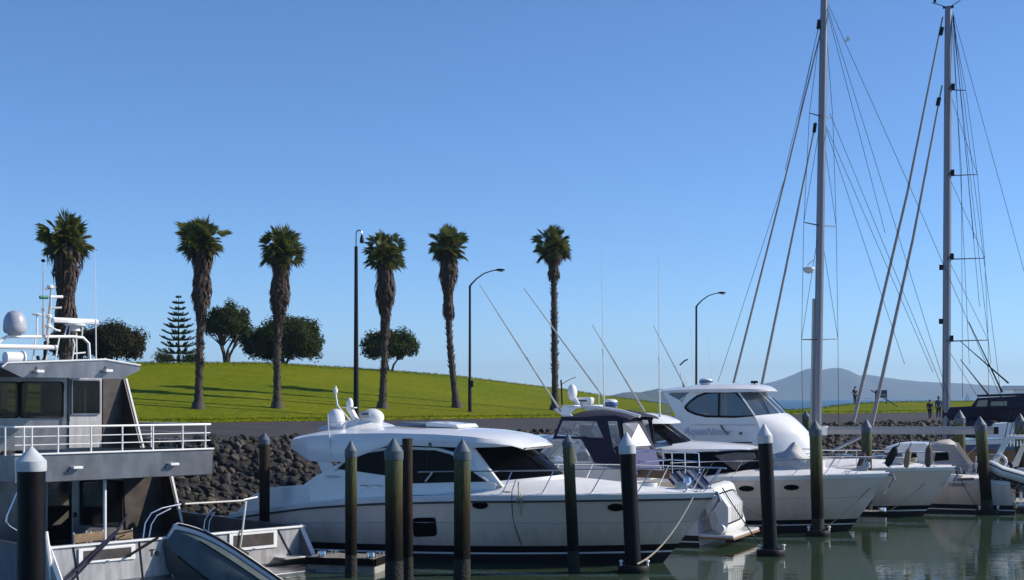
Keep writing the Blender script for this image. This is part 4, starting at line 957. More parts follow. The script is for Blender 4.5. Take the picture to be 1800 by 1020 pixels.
def metal_boat():
    fr = Fr((-8.36, 36.35), R(48)); px = fr.pix
    r = empty('metal_workboat', (-8.36, 36.35, 0), R(48), 'big bare grey metal boat with railed upper deck, stern towards the viewer', 'boat')
    # hull
    zt = 1.07; hw = 3.9
    mb = MB(); rings = []
    for y, w_, zk, zs in ((0,hw,-.5,zt),(5,hw,-.6,1.15),(10,hw*.96,-.6,1.4),(13.5,hw*.7,-.5,1.8),(16,hw*.1,-.2,2.2)):
        rings.append([V((-w_,y,zs)), V((-w_*.97,y,.0)), V((-w_*.7,y,zk)), V((w_*.7,y,zk)), V((w_*.97,y,.0)), V((w_,y,zs)), V((w_-.1,y,zs)), V((w_-.1,y,.45)), V((-w_+.1,y,.45)), V((-w_+.1,y,zs))])
    mb.loft(rings); mb.build('hull', 'alloy', r, smooth=30)
    MB().box((0,.03,.62), (2*hw-.2,.10,.96)).build('transom', 'alloypanel', r)
    mb = MB(); mb.box((0,.02,zt+.0), (2*hw+.04,.2,.05)); mb.build('transom_cap', 'whitepaint', r, bevel=.01)
    for sd_ in (-1, 1):
        A = px(535,925,0,hw); B = px(577,1024,0,hw); f = (-.35-A.z)/(B.z-A.z); D = A.lerp(B, f)
        panel(r, [V((sd_*hw, A.y+.05, A.z+.02)), V((sd_*hw, D.y, D.z)), V((sd_*hw, .1, -.35))], (-sd_*.16,0,0), 'alloy', 'stern_wing', .01)
        mb = MB(); a_, d_ = V((sd_*(hw-.08), A.y+.05, A.z+.03)), V((sd_*(hw-.08), D.y, D.z)); mb.tube([a_, d_], .075, 4, flat=(1,0,0)); mb.build('wing_cap', 'whitepaint', r)
    MB().box((0,-.75,.02), (2*hw-.35,1.5,.1)).build('swim_platform', 'alloy', r, bevel=.02)
    q0, q1 = px(492,984,1,-.25), px(548,974,1,-.25)
    MB().box(((q0.x+q1.x)/2,-.22,(q0.z+q1.z)/2), (q1.x-q0.x,.5,.05)).build('boarding_step', 'alloypanel', r, bevel=.01)
    # lockers set in the transom
    for xs in ((137,237,957,992),(402,486,931,970)):
        a, b = px(xs[0],xs[2]+ (8 if xs[0] < 200 else 6),1,-.03), px(xs[1],xs[2],1,-.03); c = px(xs[0],xs[3],1,-.03); z1 = a.z; z0 = c.z
        o = MB().box(((a.x+b.x)/2,-.045,(z0+z1)/2), (b.x-a.x,.04,z1-z0)).build('locker', 'whitepaint', r, bevel=.008)
        MB().box(((a.x+b.x)/2,-.058,(z0+z1)/2), ((b.x-a.x)*.84,.03,(z1-z0)*.66)).build('locker_opening', 'alloydark', o); MB().box(((a.x+b.x)/2,-.075,z0+.02), (.07,.03,.03)).build('latch', 'steel', o)
    for t_, b_ in (((129,962),(138,1021)),((488,930),(516,985)),((245,952),(252,1020))):
        a, b = px(*t_,1,-.03), px(*b_,1,-.03); MB().tube([V((a.x,-.035,a.z)), V((b.x,-.035,b.z))], .016, 4).build('panel_seam', 'rubber', r)
    q = px(275,972,1,-.05); text_part(r, 'Te', .26, Matrix.Translation((q.x-.05,-.04,q.z)) @ Matrix.Rotation(R(90),4,'X'), 'blackpaint', ext=.004)
    # lower house
    yA = 6.
    R_ = lambda x0, x1, y0, y1, yy: (px(x0,(y0+y1)/2,1,yy).x, px(x1,(y0+y1)/2,1,yy).x, px((x0+x1)/2,y1,1,yy).z, px((x0+x1)/2,y0,1,yy).z)
    hl = [R_(145,212,848,920,yA), (lambda q: (q[0],q[1],.55,q[3]))(R_(84,124,848,960,yA))]
    holed_wall(-3.45, 3.45, .43, 2.48, yA+.05, .1, hl).build('after_bulkhead', 'alloy', r)
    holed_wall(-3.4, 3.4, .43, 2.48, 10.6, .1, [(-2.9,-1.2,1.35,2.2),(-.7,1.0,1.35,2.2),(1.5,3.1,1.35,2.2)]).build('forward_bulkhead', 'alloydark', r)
    MB().box((0,6.5,.42), (6.8,12.,.06)).build('cabin_sole', 'teak', r)
    MB().box((1.3,8.3,.9), (1.6,.7,.9)).box((1.3,8.65,1.5), (1.6,.12,.5)).build('saloon_seat', 'offwhite', r, bevel=.04)
    c0 = hl[0]; MB().tube([(lerp(c0[0],c0[1],.30),yA+.22,c0[2]-.1),(lerp(c0[0],c0[1],.34),yA+.22,c0[3]+.05)], .07, 8).build('curtain', 'curtain', r)
    MB().prism([(lerp(c0[0],c0[1],.42),yA+.3,c0[2]-.05),(lerp(c0[0],c0[1],.62),yA+.3,c0[2]-.05),(lerp(c0[0],c0[1],.60),yA+.3,c0[3]),(lerp(c0[0],c0[1],.44),yA+.3,c0[3])], (0,.03,0)).build('curtain', 'curtain', r)
    for sd_ in (-1, 1):
        A, B = px(300,838,0,3.45), px(326,932,0,3.45); P = [V((sd_*3.45,A.y,2.48)), V((sd_*3.45,B.y,.55)), V((sd_*3.45,12.5,.9)), V((sd_*3.45,11.2,2.48))]
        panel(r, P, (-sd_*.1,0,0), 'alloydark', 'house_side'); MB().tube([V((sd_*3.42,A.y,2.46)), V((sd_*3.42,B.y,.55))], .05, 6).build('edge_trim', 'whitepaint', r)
    P = [px(x, y, 1, yA-.02) for x, y in ((82,848),(125,846),(125,985),(82,990))]; o = window(r, P, (0,-.05,0), 'smokeglass', 'alloypanel', 'door', 1.10, .05); a, b = px(125,905,1,yA), px(129,905,1,yA); MB().box(((a.x+b.x)/2+.03,yA-.12,a.z), (.06,.06,.14)).build('handle', 'blackpaint', o)
    window(r, [px(x, y, 1, yA-.02) for x, y in ((144,847),(213,847),(213,921),(144,921))], (0,-.05,0), 'smokeglass', 'rubber', 'window', 1.05, .1)
    a = px(215,845,1,yA); panel(r, [V((a.x+.0,yA-.03,2.4)), V((3.4,yA-.03,2.4)), V((3.4,yA-.03,.6)), V((a.x+.1,yA-.03,.6))], (0,-.02,0), 'alloydark', 'dark_panel')  # dark sheet added to shade the sunlit patch of bulkhead right of the window
    # upper deck slab
    yF = 3.; xr = px(374,800,1,yF).x; z1 = px(374,790,1,yF).z; z0 = px(374,834,1,yF).z
    MB().box((0,yF+.04,(z0+z1)/2), (2*xr,.08,z1-z0)).build('upper_deck_fascia', 'alloy', r, bevel=.015)
    MB().box((0,(yF+12.5)/2+.06,z0+.12+.1), (2*xr-.02,12.5-yF,.2)).build('upper_deck', 'alloy', r)
    for sd_ in (-1, 1): MB().box((sd_*(xr-.04),(yF+12.5)/2+.06,(z0+z1)/2+.01), (.07,12.5-yF,z1-z0-.03)).build('deck_side', 'alloy', r, bevel=.01)
    MB().box((0,yF+.03,z1+.02), (2*xr+.04,.16,.045)).build('deck_edge', 'whitepaint', r, bevel=.01)
    for X in (133, 303):
        q = px(X, 822 if X == 133 else 816, 1, yF-.04); o = MB().box((q.x,yF-.1,q.z), (.28,.16,.07)).build('deck_light', 'whitepaint', r, bevel=.01); MB().tube([(q.x-.1,yF,q.z-.02),(q.x-.2,yF-.04,q.z-.1)], .02, 6).build('bracket', 'steel', o)
    a, b = px(184,836,1,yF+.4), px(185,944,1,yF+.4); MB().tube([V((a.x,yF+.4,z0)), V((a.x,yF+.4,.45))], .05, 10).build('deck_post', 'whitepaint', r)
    # upper rail
    zr = px(362,746,1,yF+.06).z; o = MB().tube([(-xr+.05,10,zr),(-xr+.05,yF+.06,zr),(xr-.05,yF+.06,zr),(xr-.05,10,zr)], .03, 8).build('guard_rail', 'whitepaint', r)
    for h in (.36,.66): MB().tube([(-xr+.05,10,lerp(z1,zr,h)),(-xr+.05,yF+.06,lerp(z1,zr,h)),(xr-.05,yF+.06,lerp(z1,zr,h)),(xr-.05,10,lerp(z1,zr,h))], .014, 6).build('middle_rail', 'whitepaint', o)
    for X in (9,42,56,102,160,215,269,321,361):
        q = px(X,770,1,yF+.06); MB().tube([(q.x,yF+.06,z1),(q.x,yF+.06,zr)], .024, 8).build('rail_post', 'whitepaint', o)
    for y in (4.4,6,7.6,9.2):
        for sd_ in (-1,1): MB().tube([(sd_*(xr-.05),y,z1-.05),(sd_*(xr-.05),y,zr)], .024, 8).build('rail_post', 'whitepaint', o)
    # upper house
    yU = 6.3; zc = px(240,664,1,3.7).z
    R1 = px(218,690,1,yU); R2 = px(252,797,1,yU-.9)
    hu = [R_(-24,30,674,732,yU), R_(38,108,674,732,yU), R_(126,174,669,727,yU)]
    holed_wall(-3.4, R1.x, z1, zc+.2, yU+.05, .1, hu).build('wheelhouse_wall', 'alloy', r)
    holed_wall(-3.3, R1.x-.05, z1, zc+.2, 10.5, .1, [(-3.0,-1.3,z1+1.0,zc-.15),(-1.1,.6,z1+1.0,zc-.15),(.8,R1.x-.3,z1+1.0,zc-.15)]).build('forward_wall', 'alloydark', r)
    MB().box((-.6,9.2,z1+.55), (2.6,.8,1.1)).box((-.9,8.0,z1+.7), (.55,.5,.9)).box((-.9,8.25,z1+1.25), (.5,.12,.6)).build('helm_console', 'blackpaint', r, bevel=.04)
    MB().box((1.4,8.6,z1+.5), (1.2,1.4,.9)).build('settee', 'offwhite', r, bevel=.04)
    MB().prism([(hu[1][0]+.05,yU+.18,hu[1][2]),(hu[1][0]+.18,yU+.18,hu[1][2]),(hu[1][0]+.30,yU+.18,hu[1][3]),(hu[1][0]+.05,yU+.18,hu[1][3])], (0,.04,0)).build('curtain', 'curtain', r)
    MB().prism([(hu[2][0]+.3,yU+.2,hu[2][2]),(hu[2][1],yU+.2,hu[2][2]),(hu[2][1],yU+.2,hu[2][3]),(hu[2][0]+.36,yU+.2,hu[2][3])], (0,.04,0)).build('curtain', 'flapgrey', r)
    for sd_ in (-1, 1):
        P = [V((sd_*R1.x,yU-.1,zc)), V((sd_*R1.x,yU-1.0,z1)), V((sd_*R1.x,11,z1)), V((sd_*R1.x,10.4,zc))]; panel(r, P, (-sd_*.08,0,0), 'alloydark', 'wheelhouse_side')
        MB().tube([V((sd_*R1.x,yU-.1,zc)), V((sd_*R1.x,yU-1.0,z1))], .045, 6).build('edge_trim', 'whitepaint', r)
    a = px(180,700,1,yU-.02); panel(r, [V((a.x,yU-.03,zc)), V((R1.x-.02,yU-.03,zc)), V((R1.x-.02,yU-.03,z1)), V((a.x,yU-.03,z1))], (0,-.025,0), 'alloydark', 'dark_panel')
    for xs in ((-22,30),(38,108)): window(r, [px(x, y, 1, yU-.02) for x, y in ((xs[0]-1,673),(xs[1]+1,673),(xs[1]+1,733),(xs[0]-1,733))], (0,-.05,0), 'smokeglass', 'rubber', 'window', 1.05, .1)
    q0 = px(121,735,1,yU-.03); q1 = px(178,735,1,yU-.03); zt_ = px(150,664,1,yU-.03).z; o = holed_wall(q0.x, q1.x, z1+.03, zt_, yU-.03, .05, [hu[2]]).build('door', 'alloypanel', r)
    P = [px(x, y, 1, yU-.09) for x, y in ((127,669),(174,670),(174,727),(127,727))]; window(o, P, (0,-.03,0), 'smokeglass', 'alloy', 'door_window', 1.05, .04)
    q = px(119,735,1,yU-.1); MB().box((q.x,yU-.14,q.z), (.05,.05,.2)).build('handle', 'blackpaint', o)
    # wheelhouse roof
    xe = px(246,648,1,3.7).x; zt1 = px(246,643,1,3.7).z
    mb = MB(); rings = []
    for y, dz in ((3.7,0),(7,.06),(11.5,0)): XL = px(3,645,1,3.7).x; rings.append([V((XL,y,zt1-.12+dz)), V((XL+.15,y,zt1+dz)), V((0,y,zt1+.14+dz)), V((xe-.02,y,zt1+dz)), V((xe,y,zt1-.13+dz)), V((xe-.55,y,zt1-.36+dz)), V((XL+.55,y,zt1-.36+dz))])
    mb.loft(rings); mb.build('wheelhouse_roof', 'alloy', r, smooth=30)
    MB().tube([V((XL,3.69,zt1-.1)), V((XL+.15,3.68,zt1+.01)), V((0,3.68,zt1+.15)), V((xe,3.68,zt1+.01))], .025, 6).build('roof_edge', 'whitepaint', r)
    for X, Yp in ((68,653),(189,652)):
        q = px(X, Yp, 1, 3.6); o = MB().box((q.x,3.58,q.z), (.22,.16,.07)).build('deck_light', 'whitepaint', r, bevel=.01); MB().tube([(q.x,3.7,q.z+.12),(q.x,3.6,q.z+.03)], .02, 6).build('bracket', 'steel', o)
    # roof gear
    yG = 7.6; L_ = lambda pts, yy=yG: fr.line(pts, 1, yy)
    q = px(26,590,1,yG); dome(r, (q.x,yG,q.z), .33, .72, 'domegrey', base=.05)
    mb = MB(); mb.tube(L_([(-10,612),(2,598),(12,592),(60,592),(128,592),(146,594),(156,604),(158,638)]), .045, 8); mb.build('roof_arch', 'whitepaint', r)
    for pp in ([(63,592),(57,640)],[(104,594),(96,640)],[(128,596),(131,606),(126,640)],[(150,620),(128,622)]): MB().tube(L_(pp), .025, 6).build('arch_leg', 'whitepaint', r)
    MB().tube(L_([(-10,609),(100,611)], 7.4), .07, 8).build('roof_spar', 'whitepaint', r)
    q = px(24,633,1,6.6); o = MB().lathe([(.02,-.27),(.17,-.26),(.17,.22),(.21,.25),(.2,.29),(.02,.29)], (q.x,6.6,q.z+.06), 16, M=Matrix.Rotation(R(90),3,'Y')).build('search_light', 'whitepaint', r, smooth=40)
    MB().tube([(q.x-.16,6.6,q.z+.05),(q.x-.16,6.6,q.z-.3)], .03, 6).build('bracket', 'whitepaint', o)
    q = px(132,575,1,yG); o = MB().lathe([(.16,-.1),(.12,.02),(.3,.06),(.3,.1)], (q.x,yG,q.z-.02), 14).build('radar', 'whitepaint', r); MB().loft([[V((q.x+x,yG+y,q.z+.10+z)) for y, z in ((-.08,0),(.08,0),(.1,.1),(0,.17),(-.1,.1))] for x in (-.75,.75)]).build('scanner_bar', 'whitepaint', o, smooth=30, bevel=.02)
    a0 = px(112,553,1,yG); 
    for pp in ([(118,574),(113,592)],[(124,574),(121,594)],[(134,566),(135,640)],[(146,566),(144,592)],[(131,566),(147,566)]): MB().tube(L_(pp), .022, 6).build('radar_leg', 'whitepaint', r)
    whip(r, px(77,592,1,yG), px(76,458,1,yG), .035, 'covergrey'); o = MB().lathe([(.03,0),(.06,.02),(.06,.07),(.02,.09)], px(76,461,1,yG), 10).build('antenna_tip', 'rubber', r)
    whip(r, px(169,640,1,6.6), px(167,432,1,6.6), .016)
    MB().tube(L_([(79,636),(84,585),(88,540),(90,508)]), [.05,.05,.04,.03], 8).build('light_mast', 'covergrey', r)
    for pp, m_, rr_ in (([(70,523),(84,523)],'green',.05),([(88,522),(110,522)],'whitepaint',.045),([(86,542),(108,541)],'covergrey',.035),([(80,508),(98,505)],'covergrey',.03)): MB().tube(L_(pp), rr_, 8).build('navigation_light', m_, r)
    for c_ in ((88,508),(86,560),(85,577)): MB().lathe([(.02,0),(.09,.03),(.09,.1),(.02,.13)], px(*c_,1,yG), 10).build('signal_lamp', 'whitepaint', r)
    MB().tube(L_([(65,592),(65,553)]), .03, 8).lathe([(.14,0),(.15,.03),(.02,.07)], px(65,554,1,yG), 12).build('gps_antenna', 'whitepaint', r)
    MB().tube(L_([(84,572),(98,580),(106,582)]), .03, 6).build('horn', 'whitepaint', r)
    MB().tube(L_([(66,626),(68,634),(75,636),(79,628),(80,600)]), .05, 8).build('cable_hose', 'rubber', r)
    # stern fittings
    T_ = lambda pts, yy=-.05: fr.line(pts, 1, yy)
    for pp in ([(252,946),(255,920),(266,902),(285,893),(318,886)],[(262,946),(266,922),(276,906),(300,894)]): MB().tube(T_(pp,.3), .018, 8).build('grab_rail', 'steel', r)
    for pp in ([(357,938),(360,915),(370,898),(378,892)],[(366,938),(368,916),(378,900)]): MB().tube(T_(pp,2.5), .015, 8).build('grab_rail', 'steel', r)
    MB().tube(T_([(325,886),(430,880)],.4), .024, 8).build('davit_arm', 'offwhite', r); MB().tube(T_([(428,879),(452,874)],.4), .025, 8).build('davit_arm', 'whitepaint', r)
    MB().tube(T_([(432,881),(427,925),(422,964)],-.12), [.035,.028,.02], 8).build('davit_leg', 'offwhite', r)
    P = T_([(405,975),(421,962),(438,972),(436,982),(406,982)],-.3); MB().prism(P, (0,.1,0)).build('davit_foot', 'alloydark', r)
    MB().tube(T_([(223,905),(206,933),(112,1022)],-.12), [.03,.035,.035], 6).build('shadow_bar', 'navy', r); MB().tube(T_([(205,936),(124,1023)],-.12), .03, 6).build('shadow_bar', 'navy', r)  # dark tubes standing in for a pole and its shadow across the transom
    MB().tube(T_([(30,866),(12,908),(11,918),(16,925),(34,936)],.6), .022, 8).build('grab_rail', 'steel', r)
    MB().tube(T_([(225,978),(278,945)],-.15), .035, 6).build('strut', 'rubber', r)
    MB().tube(T_([(80,935),(92,1022)],-.2), .06, 8).build('fender_post', 'whitepaint', r)
    return fr, r
MBt = metal_boat(); frA = MBt[0]
# tender tipped on its side at the stern
def hard_dinghy(name, origin, e1, e3, L, label):
    """blunt bowed dinghy: e1 points to its bow, e3 up out of it"""
    e1 = V(e1).normalized(); e3 = V(e3); e3 = (e3-e1*e3.dot(e1)).normalized(); e2 = e3.cross(e1); M = Matrix((e1, e2, e3)).transposed()
    r = empty(name, origin, 0, label, 'dinghy'); r.rotation_euler = M.to_euler()
    rings = []; gun = []; ch = []
    for i in range(15):
        t = i/14; x = lerp(-L/2, L/2, t); w_ = lerp(.70,.74,sm(t*2)) if t < .5 else lerp(.74,.46,((t-.5)/.5)**2.6); d = .52 if t < .55 else lerp(.52,.16,((t-.55)/.45)**1.6); up = .08*t*t
        g = [V((x,-w_,up)), V((x,-w_*.86,up-d*.62)), V((x,-w_*.45,up-d*.95)), V((x,0,up-d-.07)), V((x,w_*.45,up-d*.95)), V((x,w_*.86,up-d*.62)), V((x,w_,up))]
        rings.append(g+[V((x,w_*.93,up)), V((x,w_*.75,up-d*.55)), V((x,-w_*.75,up-d*.55)), V((x,-w_*.93,up))]); gun.append((g[0], g[6])); ch.append((g[1], g[5], g[3]))
    MB().loft(rings).build('hull_bottom', 'greyrub', r, smooth=25)
    loop = [g[0] for g in gun]+[gun[-1][1]]+[g[1] for g in gun[::-1]]
    MB().tube([p+V((0,0,.03)) for p in loop], .115, 10).build('gunwale', 'hypalon', r, smooth=60)
    for k in (0, 1): MB().tube([g[k]+V((0,(-1,1)[k]*.10,-.04)) for g in gun], .035, 6).build('rubbing_strake', 'rubber', r)
    MB().tube([gun[-1][0]+V((.07,0,-.02)), gun[-1][1]+V((.07,0,-.02))], .03, 6).build('bow_strake', 'rubber', r)
    for k in (0, 1): MB().tube([c_[k]+V((0,0,-.01)) for c_ in ch[:12]], .02, 5).build('chine_strip', 'rubber', r)
    MB().tube([c_[2]+V((0,0,-.01)) for c_ in ch[:13]], .022, 5).build('keel_strip', 'rubber', r)
    for x in (-.2,.28):
        for k in (0,1):
            y = (-1,1)[k]*.76; MB().box((x*L,y,.10), (.16,.10,.07)).tube([(x*L,y,.1),(x*L,y,.2)], .02, 6).build('rowlock', 'steel', r, bevel=.01)
    for x in (-.22,.12): MB().box((x*L,0,-.1), (.28,1.25,.04)).build('thwart', 'offwhite', r)
    return r
c = frA.world(frA.pix(387,1014,1,-.95))
hard_dinghy('dinghy', c, V((-.80,-.05,.52)), V((.16,1.0,.10)), 3.2, 'dark bottomed blunt dinghy with white gunwale tipped on its side at the metal boat stern')
def deck_chair(px_, py_, y, label):
    q = frA.pix(px_, py_, 1, y); w_ = frA.world((q.x, y, .45)); r = empty('deck_chair', w_, R(48), label, 'chair', 'folding wooden chairs on the metal boat')
    MB().box((0,.25,.75-.08), (.5,.03,.22)).build('backrest', 'wood', r, bevel=.008); MB().box((0,0,.36), (.5,.45,.03)).build('seat', 'wood', r, bevel=.008)
    for sx in (-.24,.24):
        for a, b in (((sx,.27,.82),(sx,.22,0)),((sx,-.22,.4),(sx,-.22,0))): MB().tube([a, b], .018, 6).build('leg', 'offwhite', r)
deck_chair(155,950,.8,'wooden folding chair behind the metal boat transom, left of the white deck post')
deck_chair(177,950,1.0,'wooden folding chair behind the metal boat transom, beside the white deck post')
deck_chair(228,945,.8,'wooden folding chair behind the metal boat transom, nearest the inflatable tender')
# ================================================================ boats in the berths farther right
def side_polys(root, pts_local, half, th, m, name, bevel=.012, tumble=0., z0=1.8):
    for sd_ in (-1, 1):
        P = [V((p.x, sd_*(half-tumble*max(0, p.z-z0)), p.z)) for p in pts_local]; panel(root, P, (0,-sd_*th,0), m, name, bevel)

# ---------------------------------------------------------------- navy canopy launch, stern to the right
def launch_navy():
    A = R(180-24); fr = Fr((6.45, 45.6), A)            # local +x = bow (left and away), +y = the side we see
    r = empty('canopy_launch', (6.45, 45.6, 0), A, 'white launch with navy canvas canopy and clear windows, stern platform to the right', 'motor boat')
    H = Hull(11., 1.75, [(0,1.25),(.3,1.35),(.7,1.6),(1,1.85)], 1.3, .92, 2.2, .5, (.10,.14,.32), .1, xb=11.)
    H.build(r, ['gelcoat','antifoul','gelcoat','antifoul','gelcoat'], 24); H.deck(r, 'deck', .08, 24, 0, .99, .05)
    yS = 1.55; L_ = lambda pts, y=yS: fr.line(pts, 1, y)
    mb = MB()
    for sd_ in (-1,1): mb.tube([H.pt(t, H.zs(t)-.1, sd_)+V((0,sd_*.02,0)) for t in tpos(18)], .03, 6)
    mb.build('rub_rail', 'teak', r)
    # coach roof and cockpit coaming
    P = L_([(1110,850),(1112,828),(1050,818),(1000,816),(948,818),(905,800),(890,802),(870,850)], 1.5); side_polys(r, P, 1.5, 3.0, 'gelcoat', 'coaming', .03) if False else MB().prism([V((p.x,-1.5,p.z)) for p in P], (0,3.0,0)).build('coach_roof', 'gelcoat', r, bevel=.03)
    P = L_([(903,767),(960,768),(975,772),(945,806),(925,806)],1.2); MB().prism([V((p.x,-1.15,p.z)) for p in P], (0,2.3,0)).build('trunk_cabin', 'gelcoat', r, bevel=.04)
    window(r, [V((p.x,1.17,p.z)) for p in L_([(912,782),(965,778),(950,795),(925,798)],1.2)], (0,.03,0), 'glassblue', 'gelcoat', 'cabin_window', 1.04, .05)
    # white framed windscreen with clear panes
    P = L_([(943,806),(975,774),(1020,774),(1043,813),(1010,817)],1.5)
    for sd_ in (1,-1):
        fp = [V((p.x, sd_*1.5, p.z)) for p in P]; o = MB().tube(fp+[fp[0]], .035, 6).build('windscreen_frame', 'whitepaint', r)
        MB().prism(fp, (0,-.012*sd_,0)).build('pane', 'clearglass', o, smooth=0)
        m_ = [fp[2].lerp(fp[1], .25), fp[4].lerp(fp[3], .1)]; MB().tube(m_, .025, 6).build('post', 'whitepaint', o)
    a = P[0]; b = P[1]; o = MB().prism([V((a.x,1.5,a.z)), V((b.x,1.5,b.z)), V((b.x,-1.5,b.z)), V((a.x,-1.5,a.z))], (.012,0,.01)).build('front_windscreen', 'clearglass', r, smooth=0)
    for y in (-.5,.5): MB().tube([V((a.x,y,a.z)), V((b.x,y,b.z))], .03, 6).build('post', 'whitepaint', o)
    # canopy
    roof_px = [(984,735),(998,731),(1020,729),(1050,728),(1080,728),(1104,733)]
    rings = []
    for i, (x, y) in enumerate(roof_px):
        e = fr.pix(x, y+4, 1, yS); zt = e.z+.13*math.sin((i+.6)/6*3.14)
        rings.append([V((e.x, 1.6*math.cos(k/12*math.pi) if 0 else lerp(1.58,-1.58,k/12), e.z+ (zt-e.z+.09)*math.sin(k/12*math.pi)**.6 + .015*math.sin(i*2.2+k))) for k in range(13)]+[V((e.x, lerp(-1.58,1.58,k/12), e.z-.05+(zt-e.z+.08)*math.sin(k/12*math.pi)**.6)) for k in range(13)])
    MB().loft(rings).build('canopy_roof', 'navy', r, smooth=60)
    def side(px_, m, name, th=.02, rr=None, y=1.55, parent=None):
        out = []
        for sd_ in (1,-1):
            out.append(panel(parent or r, [V((p.x, sd_*(y+.0), p.z)) for p in L_(px_, y)], (0,-sd_*th,0), m, name))
        return out
    side([(986,735),(990,737),(976,772),(971,772)], 'navy', 'canopy_panel')
    side([(986,733),(1094,734),(1094,741),(988,740)], 'navy', 'canopy_panel', .03)
    side([(1047,739),(1068,739),(1078,790),(1094,818),(1045,814),(1022,772),(976,771),(975,766),(1061,770)], 'navy', 'canopy_panel')
    side([(990,739),(1047,739),(1061,769),(976,766)], 'vinyl', 'clear_window', .008)
    side([(1068,739),(1084,739),(1092,778),(1078,788)], 'vinyl', 'clear_window', .008)
    side([(1084,739),(1092,739),(1100,818),(1094,818),(1078,788),(1092,778)], 'navy', 'canopy_panel')
    # after curtain across the stern of the canopy: navy frame, clear pane, white flap
    a0 = fr.pix(1091,738,1,1.55); zt = a0.z; zb_ = fr.pix(1098,822,1,1.55).z; sl = .55
    def ac(px_, py_, off=0.):
        x = a0.x
        for _ in range(12): p = fr.pix(px_, py_, 0, x); x = a0.x-sl*(zt-p.z)/(zt-zb_)
        return p+V((-off,0,0))
    AC = lambda pts, off=0.: [ac(x, y, off) for x, y in pts]
    nb_ = ac(1098,820); nb_.y = 1.55; fb = V((nb_.x,-1.55,nb_.z)); ft = V((a0.x,-1.5,zt))
    far_t = ac(1126,738); MB().prism([V((a0.x,1.55,zt)), ac(1097,787), ac(1146,790), V((ac(1146,790).x,-1.55,ac(1146,790).z)), V((nb_.x,-1.6,nb_.z)), nb_], (.03,0,0)).build('after_curtain', 'navy', r)
    MB().prism(AC([(1093,738),(1128,737),(1128,743),(1094,744)]), (.03,0,0)).build('after_curtain', 'navy', r)
    MB().prism(AC([(1120,738),(1128,737),(1160,806),(1146,812)]), (.03,0,0)).build('after_curtain', 'navy', r)
    MB().prism(AC([(1094,744),(1121,743),(1143,790),(1099,788)],.004), (.01,0,0)).build('clear_window', 'vinyl', r)
    MB().prism(AC([(1121,745),(1143,783),(1111,785),(1106,777)],.03), (.012,0,0)).build('window_flap', 'whitepaint', r)
    MB().prism(AC([(1098,790),(1150,790),(1162,832),(1104,836)],.035), (.012,0,0)).build('lower_curtain', 'bluecanvas', r)
    for pp in ([(1085,738),(1087,815)],[(987,735),(972,772)]): MB().tube([V((p.x,1.5,p.z)) for p in L_(pp,1.5)], .02, 6).build('canopy_hoop', 'steel', r)
    # cockpit: helm seat, wheel, brown bag behind glass
    q = fr.pix(1023,797,1,.6); MB().ellip((q.x,.6,q.z-.1), (.25,.2,.16), 10, 6).build('cushion', 'teak', r)
    q = fr.pix(1012,752,1,.4); MB().tube([V((q.x, .4+.24*math.cos(k/14*6.283), q.z-.1+.24*math.sin(k/14*6.283))) for k in range(15)], .02, 6).build('steering_wheel', 'steel', r)
    MB().box((q.x-1.0,.5,q.z-.5), (.5,.5,1.0)).build('helm_seat', 'offwhite', r, bevel=.05)
    # teak cockpit side, striped blue awning at the stern
    MB().prism([V((p.x,1.62,p.z)) for p in L_([(1095,823),(1178,828),(1178,842),(1095,838)],1.62)], (0,.03,0)).build('cockpit_side', 'teak', r)
    MB().box((1.5,0,.95), (2.4,2.9,.1)).build('cockpit_sole', 'teak', r)
    aw = L_([(1166,832),(1226,824),(1264,866),(1206,876)],.9)
    stripes = MB()
    for k in range(10):
        t0, t1 = k/10, (k+.92)/10
        a0, a1 = aw[0].lerp(aw[1], t0), aw[0].lerp(aw[1], t1); b0, b1 = aw[3].lerp(aw[2], t0), aw[3].lerp(aw[2], t1)
        stripes.prism([V((a0.x,.95,a0.z)), V((a1.x,.95,a1.z)), V((b1.x,.95,b1.z-.0)), V((b0.x,.95,b0.z))], (0,.03,0), 0 if k % 3 == 1 else (1 if k % 3 == 0 else 2))
    stripes.build('striped_awning', ['hypalon','bluecanvas','bluelens'], r)
    # stern rail
    for pp in ([(1100,795),(1160,793),(1195,795),(1228,797),(1230,832)],[(1108,812),(1180,808),(1228,812)],[(1165,794),(1166,832)],[(1181,794),(1182,832)],[(1204,796),(1205,832)]): MB().tube([V((p.x,1.3,p.z)) for p in L_(pp,1.3)], .02, 6).build('stern_rail', 'steel', r)
    # platform
    MB().box((-.55,0,.33), (1.1,3.2,.10)).build('swim_platform', 'gelcoat', r, bevel=.03); MB().box((-.55,0,.26), (1.14,3.24,.05)).build('platform_trim', 'teak', r)
    # radar arch and gear
    for sd_ in (1,-1):
        P = L_([(972,719),(1005,713),(1030,716),(1012,719),(1002,728),(1008,733),(990,733)],1.45); panel(r, [V((p.x, sd_*1.45, p.z)) for p in P], (0,-sd_*.12,0), 'gelcoat', 'arch_leg', .02)
    a = fr.pix(1000,715,1,1.4); MB().box((a.x,0,a.z), (.45,2.9,.1)).build('radar_arch', 'gelcoat', r, bevel=.03)
    MB().tube(L_([(1025,714),(1050,716),(1090,722),(1125,732)],1.4), .05, 8).build('arch_strut', 'gelcoat', r)
    q = fr.pix(1006,713,1,.9); o = MB().ellip((q.x,.9,q.z+.42), (.16,.19,.28), 14, 10).build('satellite_dome', 'gelcoat', r); MB().tube([(q.x-.25,.9,q.z),(q.x-.05,.9,q.z+.3)], .06, 8).build('mount', 'gelcoat', o)
